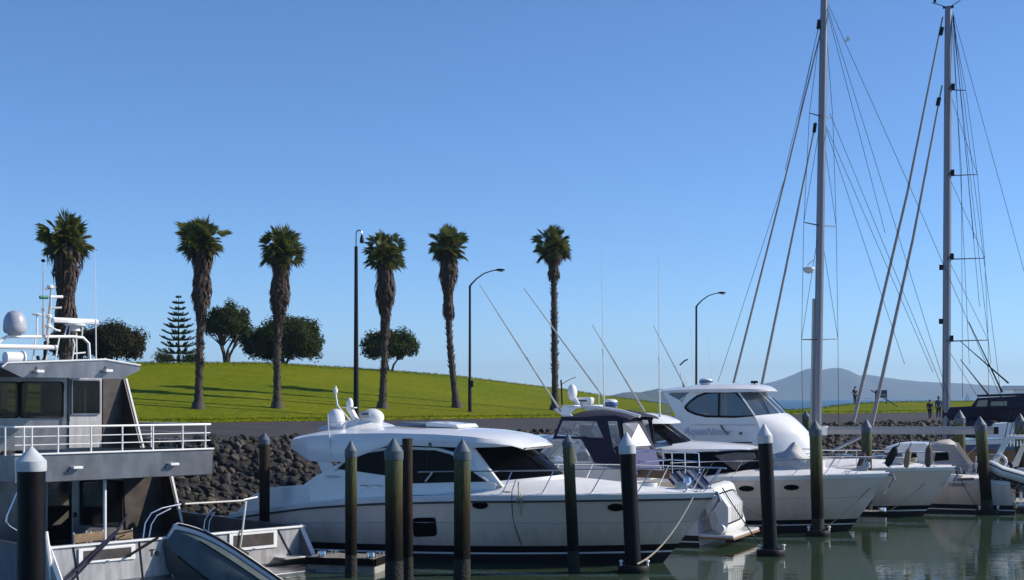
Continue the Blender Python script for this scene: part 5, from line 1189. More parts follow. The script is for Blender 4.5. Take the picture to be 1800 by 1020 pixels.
    q = fr.pix(1027,713,1,.6); o = MB().loft([[V((q.x+dx*k,.6+dy*k,q.z+h_)) for dx, dy in ((-.3,-.16),(.3,-.16),(.3,.16),(-.3,.16))] for k, h_ in ((.8,0),(1,.08),(1.05,.22),(.9,.27))]).build('radar', 'gelcoat', r, bevel=.02); MB().box((q.x,.6+.17,q.z+.16), (.3,.01,.06)).build('lettering', 'inkdark', o)
    q = fr.pix(1073,718,1,0); radome(r, (q.x,0,q.z+.0), .25, .3, band='bluelens')
    for b, t in (((986,724),(843,500)),((1062,700),(921,507)),((1133,724),(1041,571))):
        y = 1.45 if b[0] != 1062 else -.2
        MB().tube([fr.pix(*b,1,y), fr.pix(*b,1,y).lerp(fr.pix(*t,1,y+.4),.5), fr.pix(*t,1,y+.4)], [.035,.028,.014], 6).build('outrigger_pole', 'covergrey', r)
    whip(r, fr.pix(1062,716,1,.3), fr.pix(1057,440,1,.3), .02); whip(r, fr.pix(1053,716,1,.9), fr.pix(1052,640,1,.9), .012)
    MB().tube(L_([(988,712),(987,680),(986,668)],.2), .03, 8).tube(L_([(987,676),(1000,668),(1012,663)],.2), .012, 6).build('wind_sensor', 'lampdark', r)
    return fr, r
LN = launch_navy()

# white tender tipped up on the launch's stern platform
fr2 = LN[0]
c = fr2.world((-.50, .05, 1.14))
rib_tender('white_tender', c, V((.407,.914,.03)), V((-.87,.39,-.30)), 3.1, 'white tender tipped on its side on the swim platform behind the yacht bow', bottom='gelcoat', tubem='hypalon', Wd=1.6, tr=.25, strake='covergrey')

# ---------------------------------------------------------------- low white cruiser with portholes
def cruiser_low():
    A = -R(19); O = (12.9, 48.6); fr = Fr(O, A)
    r = empty('low_cruiser', (*O, 0), A, 'low white cruiser with long white trunk cabin over dark glass, two portholes in its side', 'motor boat')
    H = Hull(13.5, 2.1, [(0,1.35),(.3,1.75),(.6,1.93),(1,2.07)], 1.75, .9, 2.4, .46, (.14,.18,.34), .3)
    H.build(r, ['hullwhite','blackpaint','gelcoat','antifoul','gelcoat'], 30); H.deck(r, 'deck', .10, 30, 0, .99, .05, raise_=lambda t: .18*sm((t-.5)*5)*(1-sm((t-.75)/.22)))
    mb = MB()
    for sd_ in (-1,1): mb.tube([H.pt(t, lerp(.3, H.zs(t), .52), sd_)+V((0,sd_*.002,0)) for t in tpos(20)[:-1]], .01, 5)
    mb.build('knuckle_line', 'covergrey', r)
    yS = -1.55; L_ = lambda pts, y=yS: fr.line(pts, 1, y)
    # dark wrap-round window band under the trunk roof
    rr = []
    bandt = [(1040,803),(1150,797),(1230,795),(1290,793),(1330,792)]; bandb = [(1040,836),(1150,834),(1230,832),(1290,830),(1336,826)]
    for i in range(5):
        t = L_([bandt[i]])[0]; b = L_([bandb[i]])[0]; hw = [1.5,1.5,1.45,1.2,.7][i]
        rr.append([V((b.x,-hw-.08,b.z)), V((t.x,-hw+.02,t.z)), V((t.x,0,t.z+.06)), V((t.x,hw-.02,t.z)), V((b.x,hw+.08,b.z))])
    MB().loft(rr).build('window_band', 'tint', r, smooth=60)
    P = L_([(1256,801),(1290,796),(1322,797),(1326,806),(1290,826)],-1.5); panel(r, [V((p.x,-1.48+.3*max(0,(i in (2,3))),p.z)) for i, p in enumerate(P)], (0,.04,0), 'flapgrey', 'cover_flap')
    # trunk roof
    rr = []
    for x, yt, yb, hw in ((1000,785,800,1.5),(1100,782,797,1.55),(1165,778,797,1.55),(1215,778,797,1.5),(1270,781,795,1.3),(1310,785,793,.95),(1332,790,793,.5)):
        t = fr.pix(x, yt, 1, -.6); b = fr.pix(x, yb, 1, -hw); x_ = t.x
        rr.append([V((x_,-hw,b.z)), V((x_,-hw-.02,lerp(b.z,t.z,.4))), V((x_,-hw*.8,t.z-.03)), V((x_,0,t.z+.05)), V((x_,hw*.8,t.z-.03)), V((x_,hw+.02,lerp(b.z,t.z,.4))), V((x_,hw,b.z))])
    MB().loft(rr).build('trunk_cabin', 'gelcoat', r, smooth=45)
    # upper wheelhouse behind: white roof and raked dark windscreen
    def s3(q, t):
        a, b = fr.pix(1150,746,1,-1.2), fr.pix(1212,789,1,-1.35); bow = 1-q*q
        return V((lerp(a.x-.3+.5*bow, b.x-.5+.6*bow, t), q*lerp(1.2,1.35,t), lerp(a.z, b.z, t)))
    o = MB().loft([[s3(-1+2*i/14, j/5) for i in range(15)] for j in range(6)], closed=False, caps=False).build('windscreen', 'tint', r, smooth=60)
    for q in (-.4,.4): MB().tube([s3(q, j/5)+V((.01,0,.012)) for j in range(6)], .018, 6).build('post', 'gelcoat', o)
    for q in (-.9,-.5): MB().tube([s3(q,.97)+V((.03,0,.03)), s3(q+.1,.35)+V((.04,0,.04))], .015, 5).build('wiper', 'rubber', o)
    a = fr.pix(1120,748,1,-1.25); b = fr.pix(1120,792,1,-1.4)
    MB().box((a.x-1.0,0,(a.z+b.z)/2), (2.2,2.5,a.z-b.z)).build('wheelhouse', 'tint', r, bevel=.03)
    rr = []
    for x, yt, yb, hw in ((1060,729,742,1.3),(1100,729,743,1.38),(1140,730,745,1.38),(1165,734,745,1.2),(1182,741,745,.8)):
        t = fr.pix(x, yt, 1, -.6); bb = fr.pix(x, yb, 1, -hw)
        rr.append([V((t.x,-hw,bb.z)), V((t.x,-hw*.8,t.z)), V((t.x,0,t.z+.07)), V((t.x,hw*.8,t.z)), V((t.x,hw,bb.z))])
    MB().loft(rr).build('wheelhouse_roof', 'gelcoat', r, smooth=45)
    whip(r, fr.pix(1160,733,1,-.8), fr.pix(1157,447,1,-.8), .024)
    def on(px, py):
        y = -2.
        for _ in range(6):
            p = fr.pix(px, py, 1, y); b = min((abs(H.pt(k/200, p.z, -1).x-p.x), k/200) for k in range(201)); y = H.pt(b[1], p.z, -1).y
        return V((p.x, y, p.z))
    for px_, py_ in ((1312,859),(1391,857)): c_ = on(px_, py_); oval(r, H, c_, -1, .46, .17, 'tint', 'porthole', .02, 'blackpaint')
    H.rail(r, .46, .985, .52, 7, -1, .35); H.rail(r, .46, .985, .52, 7, 1, .35)
    cleat(r, H.edge(.9, -1, 0, .2)); cleat(r, H.edge(.6, -1, 0, .2))
    MB().box((-.9,0,2.15), (.35,.3,.2)).lathe([(.1,0),(.13,.05),(.1,.2),(.02,.22)], (-.75,0,2.2), 12).build('windlass', 'chrome', r)
    mb = MB(); mb.tube([(-.4,0,2.05),(.12,0,1.98),(.16,0,1.8)], .05, 8); mb.tube([(.14,0,1.9),(-.06,0,1.55)], .035, 6); mb.prism([(-.1,-.25,1.38),(.04,-.1,1.58),(.04,.1,1.58),(-.1,.25,1.38),(-.2,0,1.32)], (.03,0,.05)); mb.build('anchor', 'chrome', r)
    return fr, H, r
LC = cruiser_low()

# ---------------------------------------------------------------- tall white cabin cruiser with lettering
def cruiser_tall():
    A = -R(19); O = (17.1, 54.8); fr = Fr(O, A)
    r = empty('cabin_cruiser', (*O, 0), A, 'tall white cabin cruiser with leaf shaped dark side window and lettering on its side', 'motor boat')
    H = Hull(15., 2.3, [(0,1.3),(.3,1.7),(.6,1.9),(1,1.98)], 1.6, .9, 2.4, .48, (.12,.17,.34), .3)
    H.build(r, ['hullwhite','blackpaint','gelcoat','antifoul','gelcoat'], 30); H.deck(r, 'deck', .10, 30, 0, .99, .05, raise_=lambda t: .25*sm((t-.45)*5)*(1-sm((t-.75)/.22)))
    yS = -1.85; L_ = lambda pts, y=yS: fr.line(pts, 1, y)
    body = [(1164,692),(1170,688),(1205,687),(1290,688),(1326,731),(1342,765),(1350,806),(1240,812),(1178,812),(1178,745),(1172,738),(1166,720)]
    side_polys(r, L_([(1208,687),(1290,688),(1327,731),(1345,765),(1352,815),(1232,815),(1175,770),(1176,748),(1186,730),(1196,714)]), 1.85, .12, 'gelcoat', 'house_side', .015, .05)
    side_polys(r, L_([(1164,690),(1176,690),(1194,704),(1200,711),(1192,722),(1186,730)]), 1.85, .12, 'gelcoat', 'after_strut', .01, .05)
    side_polys(r, L_([(1164,700),(1184,712),(1176,735),(1166,736)]), 1.80, .012, 'vinyl', 'clear_panel', 0, .05)
    # roof
    rr = []
    for x, yt, yb, hw in ((1163,686,692,1.5),(1190,682,690,1.75),(1230,678,690,1.84),(1290,676,690,1.84),(1330,678,689,1.6),(1350,682,688,1.2),(1357,686,688,.8)):
        t = fr.pix(x, yt, 1, -.7); b = fr.pix(x, yb, 1, -hw)
        rr.append([V((t.x,-hw,b.z)), V((t.x,-hw-.02,lerp(b.z,t.z,.45))), V((t.x,-hw*.82,t.z-.02)), V((t.x,0,t.z+.07)), V((t.x,hw*.82,t.z-.02)), V((t.x,hw+.02,lerp(b.z,t.z,.45))), V((t.x,hw,b.z))])
    MB().loft(rr).build('hard_top', 'gelcoat', r, smooth=45)
    MB().box((rr[2][0].x-.3,0,fr.pix(1230,750,1,-1.8).z), (.1,3.4,2.4)).build('after_bulkhead', 'tint', r)
    # side windows
    lens = [(1203,716),(1212,706),(1224,697),(1240,691),(1262,689.5),(1292,690),(1304,702),(1326,731),(1290,733),(1240,732),(1222,728),(1208,722)]
    for sd_ in (-1,1):
        P = [V((p.x, sd_*(1.86-.05*max(0,p.z-1.8)), p.z)) for p in L_(lens)]; o = panel(r, P, (0,-sd_*.02,0), 'glassblue', 'side_window')
        c_ = sum(P, V())/len(P); MB().tube(P+[P[0]], .045, 6).build('window_frame', 'blackpaint', o)
        for xx in (1263,): a, b = L_([(xx,690),(xx,732)]); MB().tube([V((a.x,sd_*1.80,a.z)), V((b.x,sd_*1.86,b.z))], .035, 6).build('window_post', 'blackpaint', o)
        P2 = [V((p.x, sd_*(1.866-.05*max(0,p.z-1.8)), p.z)) for p in L_([(1225,715),(1236,703),(1248,706),(1250,716),(1240,722),(1230,722)])]; MB().prism(P2, (0,-sd_*.012,0)).build('window_reflection_panel', 'vinyl', o) if False else None
        P = [V((p.x, sd_*(1.862-.05*max(0,p.z-1.8)), p.z)) for p in L_([(1172,692),(1210,690),(1192,703)])]; panel(r, P, (0,-sd_*.012,0), 'glassblue', 'quarter_window')
    # helm seats seen through
    # windscreen
    a, b = fr.pix(1298,691,1,-1.7), fr.pix(1326,731,1,-1.8)
    def s4(q, t): bow = 1-q*q; return V((lerp(a.x+.75*bow, b.x+.95*bow, t), q*lerp(1.7,1.82,t), lerp(a.z+.03*bow, b.z+.10*bow, t)))
    o = MB().loft([[s4(-1+2*i/14, j/5) for i in range(15)] for j in range(6)], closed=False, caps=False).build('windscreen', 'glassblue', r, smooth=60)
    for q in (-1,-.38,.38,1): MB().tube([s4(q, j/5)+V((.012,0,.012)) for j in range(6)], .04, 6).build('windscreen_post', 'whitepaint', o)
    for q in (-.7,0.,.6): MB().tube([s4(q,.99)+V((.03,0,.03)), s4(q+.12,.3)+V((.05,0,.05))], .018, 5).build('wiper', 'rubber', o)
    # brow sloping down to the foredeck
    mb = MB(); rings = []
    f0 = fr.pix(1425,772,1,-1.0); f1 = fr.pix(1428,812,1,-1.0)
    c0 = s4(0,1); zd = f1.z-.3
    for j in range(9):
        t = j/8; ring = []
        for i in range(21):
            q = -1+2*i/20; s = s4(q, 1); k = (1-abs(q)**2.6); reach = .25+(f0.x-c0.x-.25)*k
            if t < .8: u = t/.8; xx = s.x+reach*u; zz = lerp(s.z, f0.z+.25*(1-k), u**1.35)
            else: xx = s.x+reach+.12*k; zz = lerp(f0.z+.25*(1-k), zd, (t-.8)/.2)
            ring.append(V((xx, q*lerp(1.84,1.80,t), zz)))
        rings.append(ring)
    mb.loft(rings, closed=False, caps=False).build('house_front', 'gelcoat', r, smooth=60)
    q0 = s4(0,1); arc = [V((lerp(q0.x+.5,f0.x-.1,.55)+.5*(1-(k/8-1)**2), 1.5*(k/8-1), lerp(q0.z,f0.z,.42)+.03)) for k in range(17)]
    # lettering, emblem, green lamp, trim line
    q = fr.pix(1243,759,1,-1.86); text_part(r, 'AquaNator', .42, Matrix.Translation((q.x,-1.862,q.z)) @ Matrix.Rotation(R(90),4,'X'), 'inkblue', ext=.003, shear=.25)
    mb = MB(); P = L_([(1265,747),(1269,748),(1273,755),(1277,758),(1282,761),(1280,765),(1277,764),(1273,759),(1269,754)]); mb.prism([V((p.x,-1.853,p.z)) for p in P], (0,-.01,0)); mb.build('emblem', 'inkdark', r)
    q = fr.pix(1302,762,1,-1.87); MB().ellip((q.x,-1.87,q.z), (.06,.05,.06), 10, 6).build('side_light', 'green', r)
    P = L_([(1235,778),(1270,779),(1322,778)],-1.86); MB().tube([V((p.x,-1.86,p.z)) for p in P], .025, 5).build('trim_line', 'inkdark', r)
    P = L_([(1215,747),(1328,747)],-1.86); MB().tube([V((p.x,-1.852,p.z)) for p in P], .012, 5).build('panel_seam', 'covergrey', r)
    # roof gear
    q = fr.pix(1241,678,1,-.3); radome(r, (q.x,-.3,q.z+.05), .27, .24, band='bluelens')
    q = fr.pix(1326,678,1,-.2); MB().box((q.x,-.2,q.z+.14), (.26,.2,.1)).tube([(q.x,-.2,q.z-.05),(q.x,-.2,q.z+.12)], .03, 8).build('night_camera', 'blackpaint', r)
    for b_, t_ in (((1206,683),(1148,572)),((1202,683),(1196,655)),): MB().tube([fr.pix(*b_,1,-1.2), fr.pix(*t_,1,-1.0)], [.035,.016], 6).build('outrigger_pole', 'covergrey', r)
    whip(r, fr.pix(1220,682,1,.9), fr.pix(1213,560,1,.9), .014); whip(r, fr.pix(1254,678,1,.5), fr.pix(1240,575,1,.5), .012); whip(r, fr.pix(1210,683,1,-.4), fr.pix(1195,625,1,-.4), .012)
    MB().tube(L_([(1195,642),(1204,634),(1209,632)],-.9), .03, 6).build('wind_sensor', 'lampdark', r)
    H.rail(r, .52, .985, .55, 6, -1, .35); H.rail(r, .52, .985, .55, 6, 1, .35)
    for t in (.70,.95): cleat(r, H.edge(t, -1, 0, .2))
    MB().box((-1.0,0,2.06), (.35,.3,.2)).build('windlass', 'chrome', r, bevel=.02)
    mb = MB(); mb.tube([(-.4,0,1.98),(.14,0,1.90),(.2,0,1.7)], .05, 8); mb.tube([(.15,0,1.8),(-.1,0,1.4)], .04, 6); mb.prism([(-.2,-.28,1.2),(0,-.1,1.45),(0,.1,1.45),(-.2,.28,1.2),(-.3,0,1.15)], (.03,0,.05)); mb.build('anchor', 'chrome', r)
    for k in range(3): MB().tube([(-6.2+k*1.3,-1.5,2.0),(-6.2+k*1.3,-1.5,2.62)], .02, 6).tube([(-6.2+k*1.3,-1.5,2.62),(-4.9+k*1.3,-1.45,2.62)], .02, 6).build('grab_rail', 'steel', r)
    MB().box((-2.1,-.7,2.2), (.5,.4,.25)).build('rope_locker', 'offwhite', r, bevel=.03); MB().tube([V((-1.6+.18*math.cos(k*.7), -.4+.18*math.sin(k*.7), 2.12+.006*k)) for k in range(30)], .02, 5).build('coiled_rope', 'rope', r)
    for tx in (-5.6,-4.2,-2.9): MB().box((tx,.3,2.32), (.55,.5,.05)).build('deck_hatch', 'bluelens', r, bevel=.02)
    return fr, H, r
CT = cruiser_tall()
# covered tender on its foredeck
frc = LC[0]
q = frc.pix(1392,808,1,-.25); wp = frc.world(q); r = empty('covered_dinghy', wp, -R(19), 'grey white canvas cover peaked over a small boat on the low cruiser foredeck', 'covered boat')
mb = MB(); rings = []; random.seed(5)
for i in range(25):
    t = i/24; x = lerp(-1.05,1.1,t); w_ = .75*math.sin(math.pi*min(1,max(0,.06+t*.88)))**.5; pk = .50*math.exp(-((x-.12)/.30)**2)+.20*math.exp(-((x+.45)/.4)**2)
    ring = []
    for k in range(15):
        a = math.pi*k/14; f = 1+.10*math.sin(k*2.1+i*.5)
        ring.append((x, -w_*math.cos(a), -.28+(.30+pk*(abs(math.sin(a))**2.2))*min(1,math.sin(a)*2.2)*f if 0 < k < 14 else -.34))
    rings.append(ring)
mb.loft(rings).build('canvas_cover', 'covergrey', r, smooth=50); MB().box((-.1,0,-.38), (1.8,1.2,.24)).build('dinghy_hull', 'hypalon', r, bevel=.06)

# ---------------------------------------------------------------- cream canopy boat with stern arch at the right
def cruiser_arch():
    A = R(180-20); O = (20.6, 58.2); fr = Fr(O, A)
    r = empty('stern_arch_boat', (*O, 0), A, 'white boat with cream canvas enclosure and pale stern arch, stern at the photo right edge', 'motor boat')
    H = Hull(12.5, 1.95, [(0,1.3),(.3,1.4),(.7,1.65),(1,1.9)], 1.4, .9, 2.2, .5, (.10,.14,.32), .2, xb=12.5)
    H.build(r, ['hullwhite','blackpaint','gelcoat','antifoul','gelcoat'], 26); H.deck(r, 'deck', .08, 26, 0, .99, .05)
    yS = 1.6; L_ = lambda pts, y=yS: fr.line(pts, 1, y)
    # canvas enclosure
    for sd_ in (1,-1):
        P = [V((p.x, sd_*1.6, p.z)) for p in L_([(1562,800),(1566,788),(1580,782),(1625,779),(1632,782),(1638,790),(1640,830),(1560,830)])]; panel(r, P, (0,-sd_*.05,0), 'gelcoat', 'house_side', .01)
        for w_ in ([(1566,798),(1585,796),(1590,815),(1566,816)],[(1597,795),(1610,795),(1615,816),(1600,816)]): panel(r, [V((p.x, sd_*1.62, p.z)) for p in L_(w_)], (0,-sd_*.03,0), 'tint', 'cabin_window')
        P = [V((p.x, sd_*1.6, p.z)) for p in L_([(1638,786),(1660,781),(1678,782),(1706,822),(1702,828),(1640,829)])]; panel(r, P, (0,-sd_*.03,0), 'sailcream', 'canvas_side')
        P = [V((p.x, sd_*1.62, p.z)) for p in L_([(1645,794),(1666,793),(1668,809),(1642,811)])]; panel(r, P, (0,-sd_*.03,0), 'tint', 'clear_window')
        P = [V((p.x, sd_*1.62, p.z)) for p in L_([(1672,797),(1684,797),(1697,814),(1672,812)])]; panel(r, P, (0,-sd_*.02,0), 'sailcream', 'canvas_flap')
    rr = []
    for x, yt, hw in ((1560,786,1.2),(1580,779,1.5),(1605,777,1.6),(1632,779,1.6)):
        t = fr.pix(x, yt, 1, 0); rr.append([V((t.x,hw*math.cos(k/10*math.pi), t.z-.22+.24*math.sin(k/10*math.pi)**.5)) for k in range(11)])
    MB().loft(rr).build('house_roof', 'gelcoat', r, smooth=60)
    rr = []
    for x, yt, hw in ((1634,782,1.62),(1650,775,1.62),(1668,773,1.6),(1678,779,1.5)):
        t = fr.pix(x, yt, 1, 0); rr.append([V((t.x,hw*math.cos(k/10*math.pi), t.z-.22+.24*math.sin(k/10*math.pi)**.5)) for k in range(11)])
    MB().loft(rr).build('canvas_roof', 'sailcream', r, smooth=60)
    # stern arch
    for sd_ in (1,-1):
        P = [V((p.x, sd_*1.55, p.z)) for p in L_([(1735,826),(1748,826),(1774,776),(1790,768),(1765,772)],1.55)]; panel(r, P, (0,-sd_*.12,0), 'gelcoat', 'arch_leg', .02)
    P = fr.pix(1782,770,1,0); MB().box((P.x-.1,0,P.z+.05), (.7,3.1,.12)).build('stern_arch', 'gelcoat', r, bevel=.03)
    for i in range(7): 
        q = fr.pix(1764+6*i,775,1,1.2-.3*i); MB().tube([q, q+V((0,0,-.22))], .03, 6).build('rod_holder', 'steel', r)
    for sd_ in (-1,): 
        P = [V((p.x, .2, p.z)) for p in L_([(1776,822),(1790,820),(1803,782),(1796,780)],.2)]; panel(r, P, (0,-.1,0), 'offwhite', 'arch_brace', .01)
    MB().box((.9,0,1.0), (1.8,3.3,.08)).build('cockpit_sole', 'teak', r)
    MB().box((-.5,0,.35), (1.,3.4,.1)).build('swim_platform', 'gelcoat', r, bevel=.03)
    # boarding ladder, stern rail
    for xx in (1784,1796): MB().tube(L_([(xx,838),(xx-1,884)],1.0), .02, 6).build('boarding_ladder', 'steel', r)
    for yy in (846,856,866,876): MB().tube(L_([(1762,yy),(1797,yy-1)],1.0), .016, 6).build('ladder_rung', 'steel', r)
    q = fr.pix(1683,853,1,1.95); text_part(r, 'KEEWAY', .17, Matrix.Translation((q.x,1.905,q.z)) @ Matrix.Rotation(R(180),4,'Z') @ Matrix.Rotation(R(90),4,'X'), 'inkdark', ext=.01)
    q0, q1 = fr.pix(1682,843,1,1.97), fr.pix(1712,842,1,1.97); MB().tube([q0, q1], .05, 6).build('rubbing_strip', 'wood', r)
    H.rail(r, .0, .5, .6, 6, 1, -.1)
    # gear crowded round the stern: rods, life ring, gas bottle, second motor, rails
    for i in range(5):
        q = fr.pix(1766+7*i,771,1,1.2-.4*i); MB().tube([q, q+V((-.25-.1*i,.1,1.3+.15*(i%3)))], [.02,.006], 5).build('fishing_rod', 'lampdark', r)
    q = fr.pix(1757,812,1,1.7); MB().tube([V((q.x+.26*math.cos(k/12*6.283), 1.72, q.z+.26*math.sin(k/12*6.283))) for k in range(13)], .06, 8).build('life_ring', 'hypalon', r)
    q = fr.pix(1724,822,1,1.2); MB().lathe([(.02,0),(.14,.02),(.14,.36),(.05,.44),(.05,.5)], (q.x,1.2,q.z-.2), 12).build('gas_bottle', 'chrome', r)
    for pp in ([(1712,815),(1732,798),(1758,800)],[(1712,824),(1735,812),(1760,812)],[(1716,830),(1716,802)],[(1726,832),(1727,801)],[(1741,832),(1741,799)],[(1752,832),(1753,800)]): MB().tube([V((p.x,1.75,p.z)) for p in fr.line(pp,1,1.75)], .018, 6).build('stern_rail', 'steel', r)
    for x_ in (1708,1718,1731): 
        q = fr.pix(x_,826,1,1.6); MB().ellip((q.x,1.6,q.z), (.14,.12,.16), 10, 6).build('fender_ball', 'offwhite' if x_ != 1718 else 'bluelens', r)
    q = fr.pix(1795,838,1,.2); o2 = MB().loft([[V((q.x+dx*k,.2+dy*k,q.z+h_)) for dx, dy in ((-.18,-.14),(.22,-.14),(.22,.14),(-.18,.14))] for k, h_ in ((.7,-.1),(1,0),(1,.26),(.7,.36))]).build('outboard_motor', 'domegrey', r, bevel=.03); MB().box((q.x,.2,q.z-.5), (.13,.08,.9)).build('motor_leg', 'domegrey', o2)
    # outboard motor on the stern
    q = fr.pix(1773,826,1,1.3); o = MB().loft([[V((q.x+dx*k,1.3+dy*k,q.z+h_)) for dx, dy in ((-.16,-.12),(.2,-.12),(.2,.12),(-.16,.12))] for k, h_ in ((.7,-.1),(1,0),(1,.22),(.7,.32))]).build('outboard_motor', 'blackpaint', r, bevel=.03)
    MB().box((q.x,1.3,q.z-.5), (.13,.08,.9)).build('motor_leg', 'blackpaint', o)
    return fr, H, r
CA = cruiser_arch(); fra = CA[0]
c = at(1776, 840, 57.0)
rib_tender('blue_white_tender', c, V((-.85,.1,.25)), V((.25,.25,.95)), 3.0, 'pale blue and white tender hanging at the stern arch at the right edge', bottom='glassblue', tubem='hypalon', Wd=1.5, tr=.22)
mat('furlgrey', (.30,.29,.29), .8, var=.15, vscale=3)
# ================================================================ sailing yachts
def spar_stay(fr, r, a, b, rad, m, name, ya=0., yb=0., seg=5, sagx=0.):
    A, B = fr.pix(*a,1,ya), fr.pix(*b,1,yb); return MB().tube([A, A.lerp(B,.5)+V((sagx,0,0)), B], rad, seg).build(name, m, r)
def yacht(O, A, label, Lh, mast_px, mast_x, spreaders, m_r, name='sailing_yacht', sheer=1.25, cover=None, xb=None):
    """local +x = bow; the mast stands at local x = 0 on the centre line"""
    fr = Fr(O, A); r = empty(name, (*O, 0), A, label, 'sailing yacht', 'moored sailing yachts')
    H = Hull(Lh, Lh*.14, [(0,sheer*.95),(.4,sheer*.93),(1,sheer*1.3)], Lh*.12, .6, 2.0, .35, (.10,.15,.22), .5, xb=xb or Lh*.52)
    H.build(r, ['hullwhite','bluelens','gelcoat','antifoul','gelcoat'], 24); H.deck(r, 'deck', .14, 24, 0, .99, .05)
    # coach roof
    rr = []
    for x, hw, h in ((-Lh*.18,Lh*.085,.10),(-Lh*.17,Lh*.09,.5),(0,Lh*.085,.52),(Lh*.12,Lh*.065,.42),(Lh*.2,Lh*.04,.08)):
        z = sheer*.95; rr.append([V((x,hw*math.cos(k/10*math.pi)*1.0, z+h*min(1,1.7*math.sin(k/10*math.pi))+.06*math.sin(k/10*math.pi))) for k in range(11)])
    MB().loft(rr).build('coach_roof', 'gelcoat', r, smooth=40)
    for sd_ in (-1,1):
        for xx in (-.1,.0,.1): MB().box((xx*Lh, sd_*Lh*.088, sheer*.95+.27), (Lh*.055,.04,.18)).build('cabin_window', 'tint', r, bevel=.015)
    # mast
    (tx, ty), (bx, by) = mast_px
    T_, B_ = fr.pix(tx, ty, 1, 0), fr.pix(bx, by, 1, 0); d = (T_-B_)/(T_.z-B_.z); base = B_+d*(sheer+.4-B_.z)
    def mp(py, yy=0.):                                        # point on the mast at a picture row
        z = fr.pix(lerp(bx,tx,(by-py)/(by-ty)), py, 1, 0).z; return B_+d*(z-B_.z)
    mb = MB(); mb.tube([base, base.lerp(T_,.5), base.lerp(T_,.9), T_], [m_r,m_r,m_r*.95,m_r*.85], 12); mast = mb.build('mast', 'mastalloy', r)
    MB().tube([base+V((-m_r*.98,0,.4)), T_+V((-m_r*.8,0,-.4))], .035, 4).build('sail_track', 'lampgrey', mast)
    MB().box(T_+V((0,0,.03)), (.5,.12,.08)).build('mast_head', 'lampdark', mast)
    return fr, r, H, mast, mp, T_, base, m_r
# tallest yacht: mast behind the dark green pile, boom to the right
O1 = at(1437, 905, 62)
Ya = yacht((O1.x, O1.y), R(180-22), 'sailing yacht with the tallest mast and long pale boom, left of the two', 17., ((1449,-16),(1436,742)), 0, None, .175)
fr, r, H, mast, mp, T_, base, mr = Ya
for py, l, rr_ in ((205,.42,.55),(397,.55,.7),(597,.65,.85)):
    p = mp(py)
    for sd_, dx in ((1,-1),(-1,1)):
        e = fr.pix(*(({205:(1423,199),397:(1413,391),597:(1409,597)}[py]) if sd_ == 1 else ({205:(1464,208),397:(1470,398),597:(1473,596)}[py])), 1, sd_*{205:.8,397:1.1,597:1.35}[py])
        MB().tube([p, e], [.032,.02], 6, ).build('spreader', 'lampgrey' if sd_ < 0 else 'lampdark', mast)
def wires(fr, r, L, m='lampdark', rad=.011, name='rigging_wire'):
    for a, b, ya, yb in L: spar_stay(fr, r, a, b, rad, m, name, ya, yb)
wires(fr, r, [((1446,20),(1423,199),0,.8),((1423,199),(1413,391),.8,1.1),((1413,391),(1409,597),1.1,1.35),((1409,597),(1411,760),1.35,1.6),
    ((1450,20),(1464,208),0,-.8),((1464,208),(1470,398),-.8,-1.1),((1470,398),(1473,596),-1.1,-1.35),((1473,596),(1474,760),-1.35,-1.6),
    ((1442,215),(1413,391),0,1.1),((1440,400),(1409,597),0,1.35),((1444,215),(1470,398),0,-1.1),((1442,400),(1473,596),0,-1.35),
    ((1452,10),(1556,410),0,0),((1454,12),(1668,700),0,0),((1454,4),(1600,330),0,0),((1600,330),(1790,770),0,0),((1448,215),(1590,640),0,0),((1446,208),(1640,655),0,-.5),((1459,200),(1660,690),0,.5),((1447,8),(1387,290),0,0),((1387,290),(1262,672),0,0),((1441,40),(1380,300),0,.3)])
MB().tube([fr.pix(1444,50,1,0), fr.pix(1380,315,1,0), fr.pix(1288,680,1,0)], [.03,.042,.058], 8).build('furled_headsail', 'furlgrey', r)
MB().tube([fr.pix(1434,215,1,0), fr.pix(1388,440,1,0), fr.pix(1338,682,1,0)], [.032,.052,.066], 8).build('furled_staysail', 'furlgrey', r)
for x, y in ((1440,35),(1433,217)): MB().tube([fr.pix(x,y,1,.05), fr.pix(x-2,y+16,1,.05)], .08, 8).build('furler_swivel', 'blackpaint', r)
q = fr.pix(1484,76,1,0); MB().prism([q, q+V((-.16,0,.35)), q+V((-.26,0,.12))], (0,.03,0)).build('burgee', 'whitepaint', r)
o = MB().tube([mp(468)+V((.2,.3,.25)), mp(468)+V((.45,.5,.0))], .02, 6).lathe([(.02,.1),(.24,.06),(.26,0),(.2,-.14),(.03,-.2)], fr.pix(1422,473,1,.6), 14).build('deck_light', 'capwhite', mast)
MB().tube([mp(525)+V((.24,0,0)), mp(740)+V((.24,0,0))], .06, 8).build('spinnaker_pole', 'lampgrey', mast)
# boom
bA, bB = fr.pix(1443,757,1,0), fr.pix(1747,757,1,-.3)
MB().loft([[p+V((0,y,z)) for y, z in ((-.12,-.16),(.12,-.16),(.14,.05),(.08,.17),(-.08,.17),(-.14,.05))] for p in (bA, bA.lerp(bB,.5), bB)]).build('boom', 'sailcream', r, smooth=30)
MB().loft([[p+V((0,y,z)) for y, z in ((-.15,-.2),(.15,-.2),(.15,.2),(-.15,.2))] for p in (bA+V((.15,0,0)), bA+V((-.3,0,0)))]).build('gooseneck', 'gelcoat', r, bevel=.03)
MB().tube([bA.lerp(bB,.27)+V((0,0,-.15)), fr.pix(1462,793,1,0)], .07, 8).build('boom_vang', 'lampgrey', r)
MB().box(bB+V((-.1,0,0)), (.18,.2,.3)).build('boom_end', 'lampdark', r)
wires(fr, r, [((1740,765),(1700,800),0,0),((1600,763),(1640,800),0,0),((1533,700),(1520,700),0,0)], 'rope', .012, 'sheet_rope')
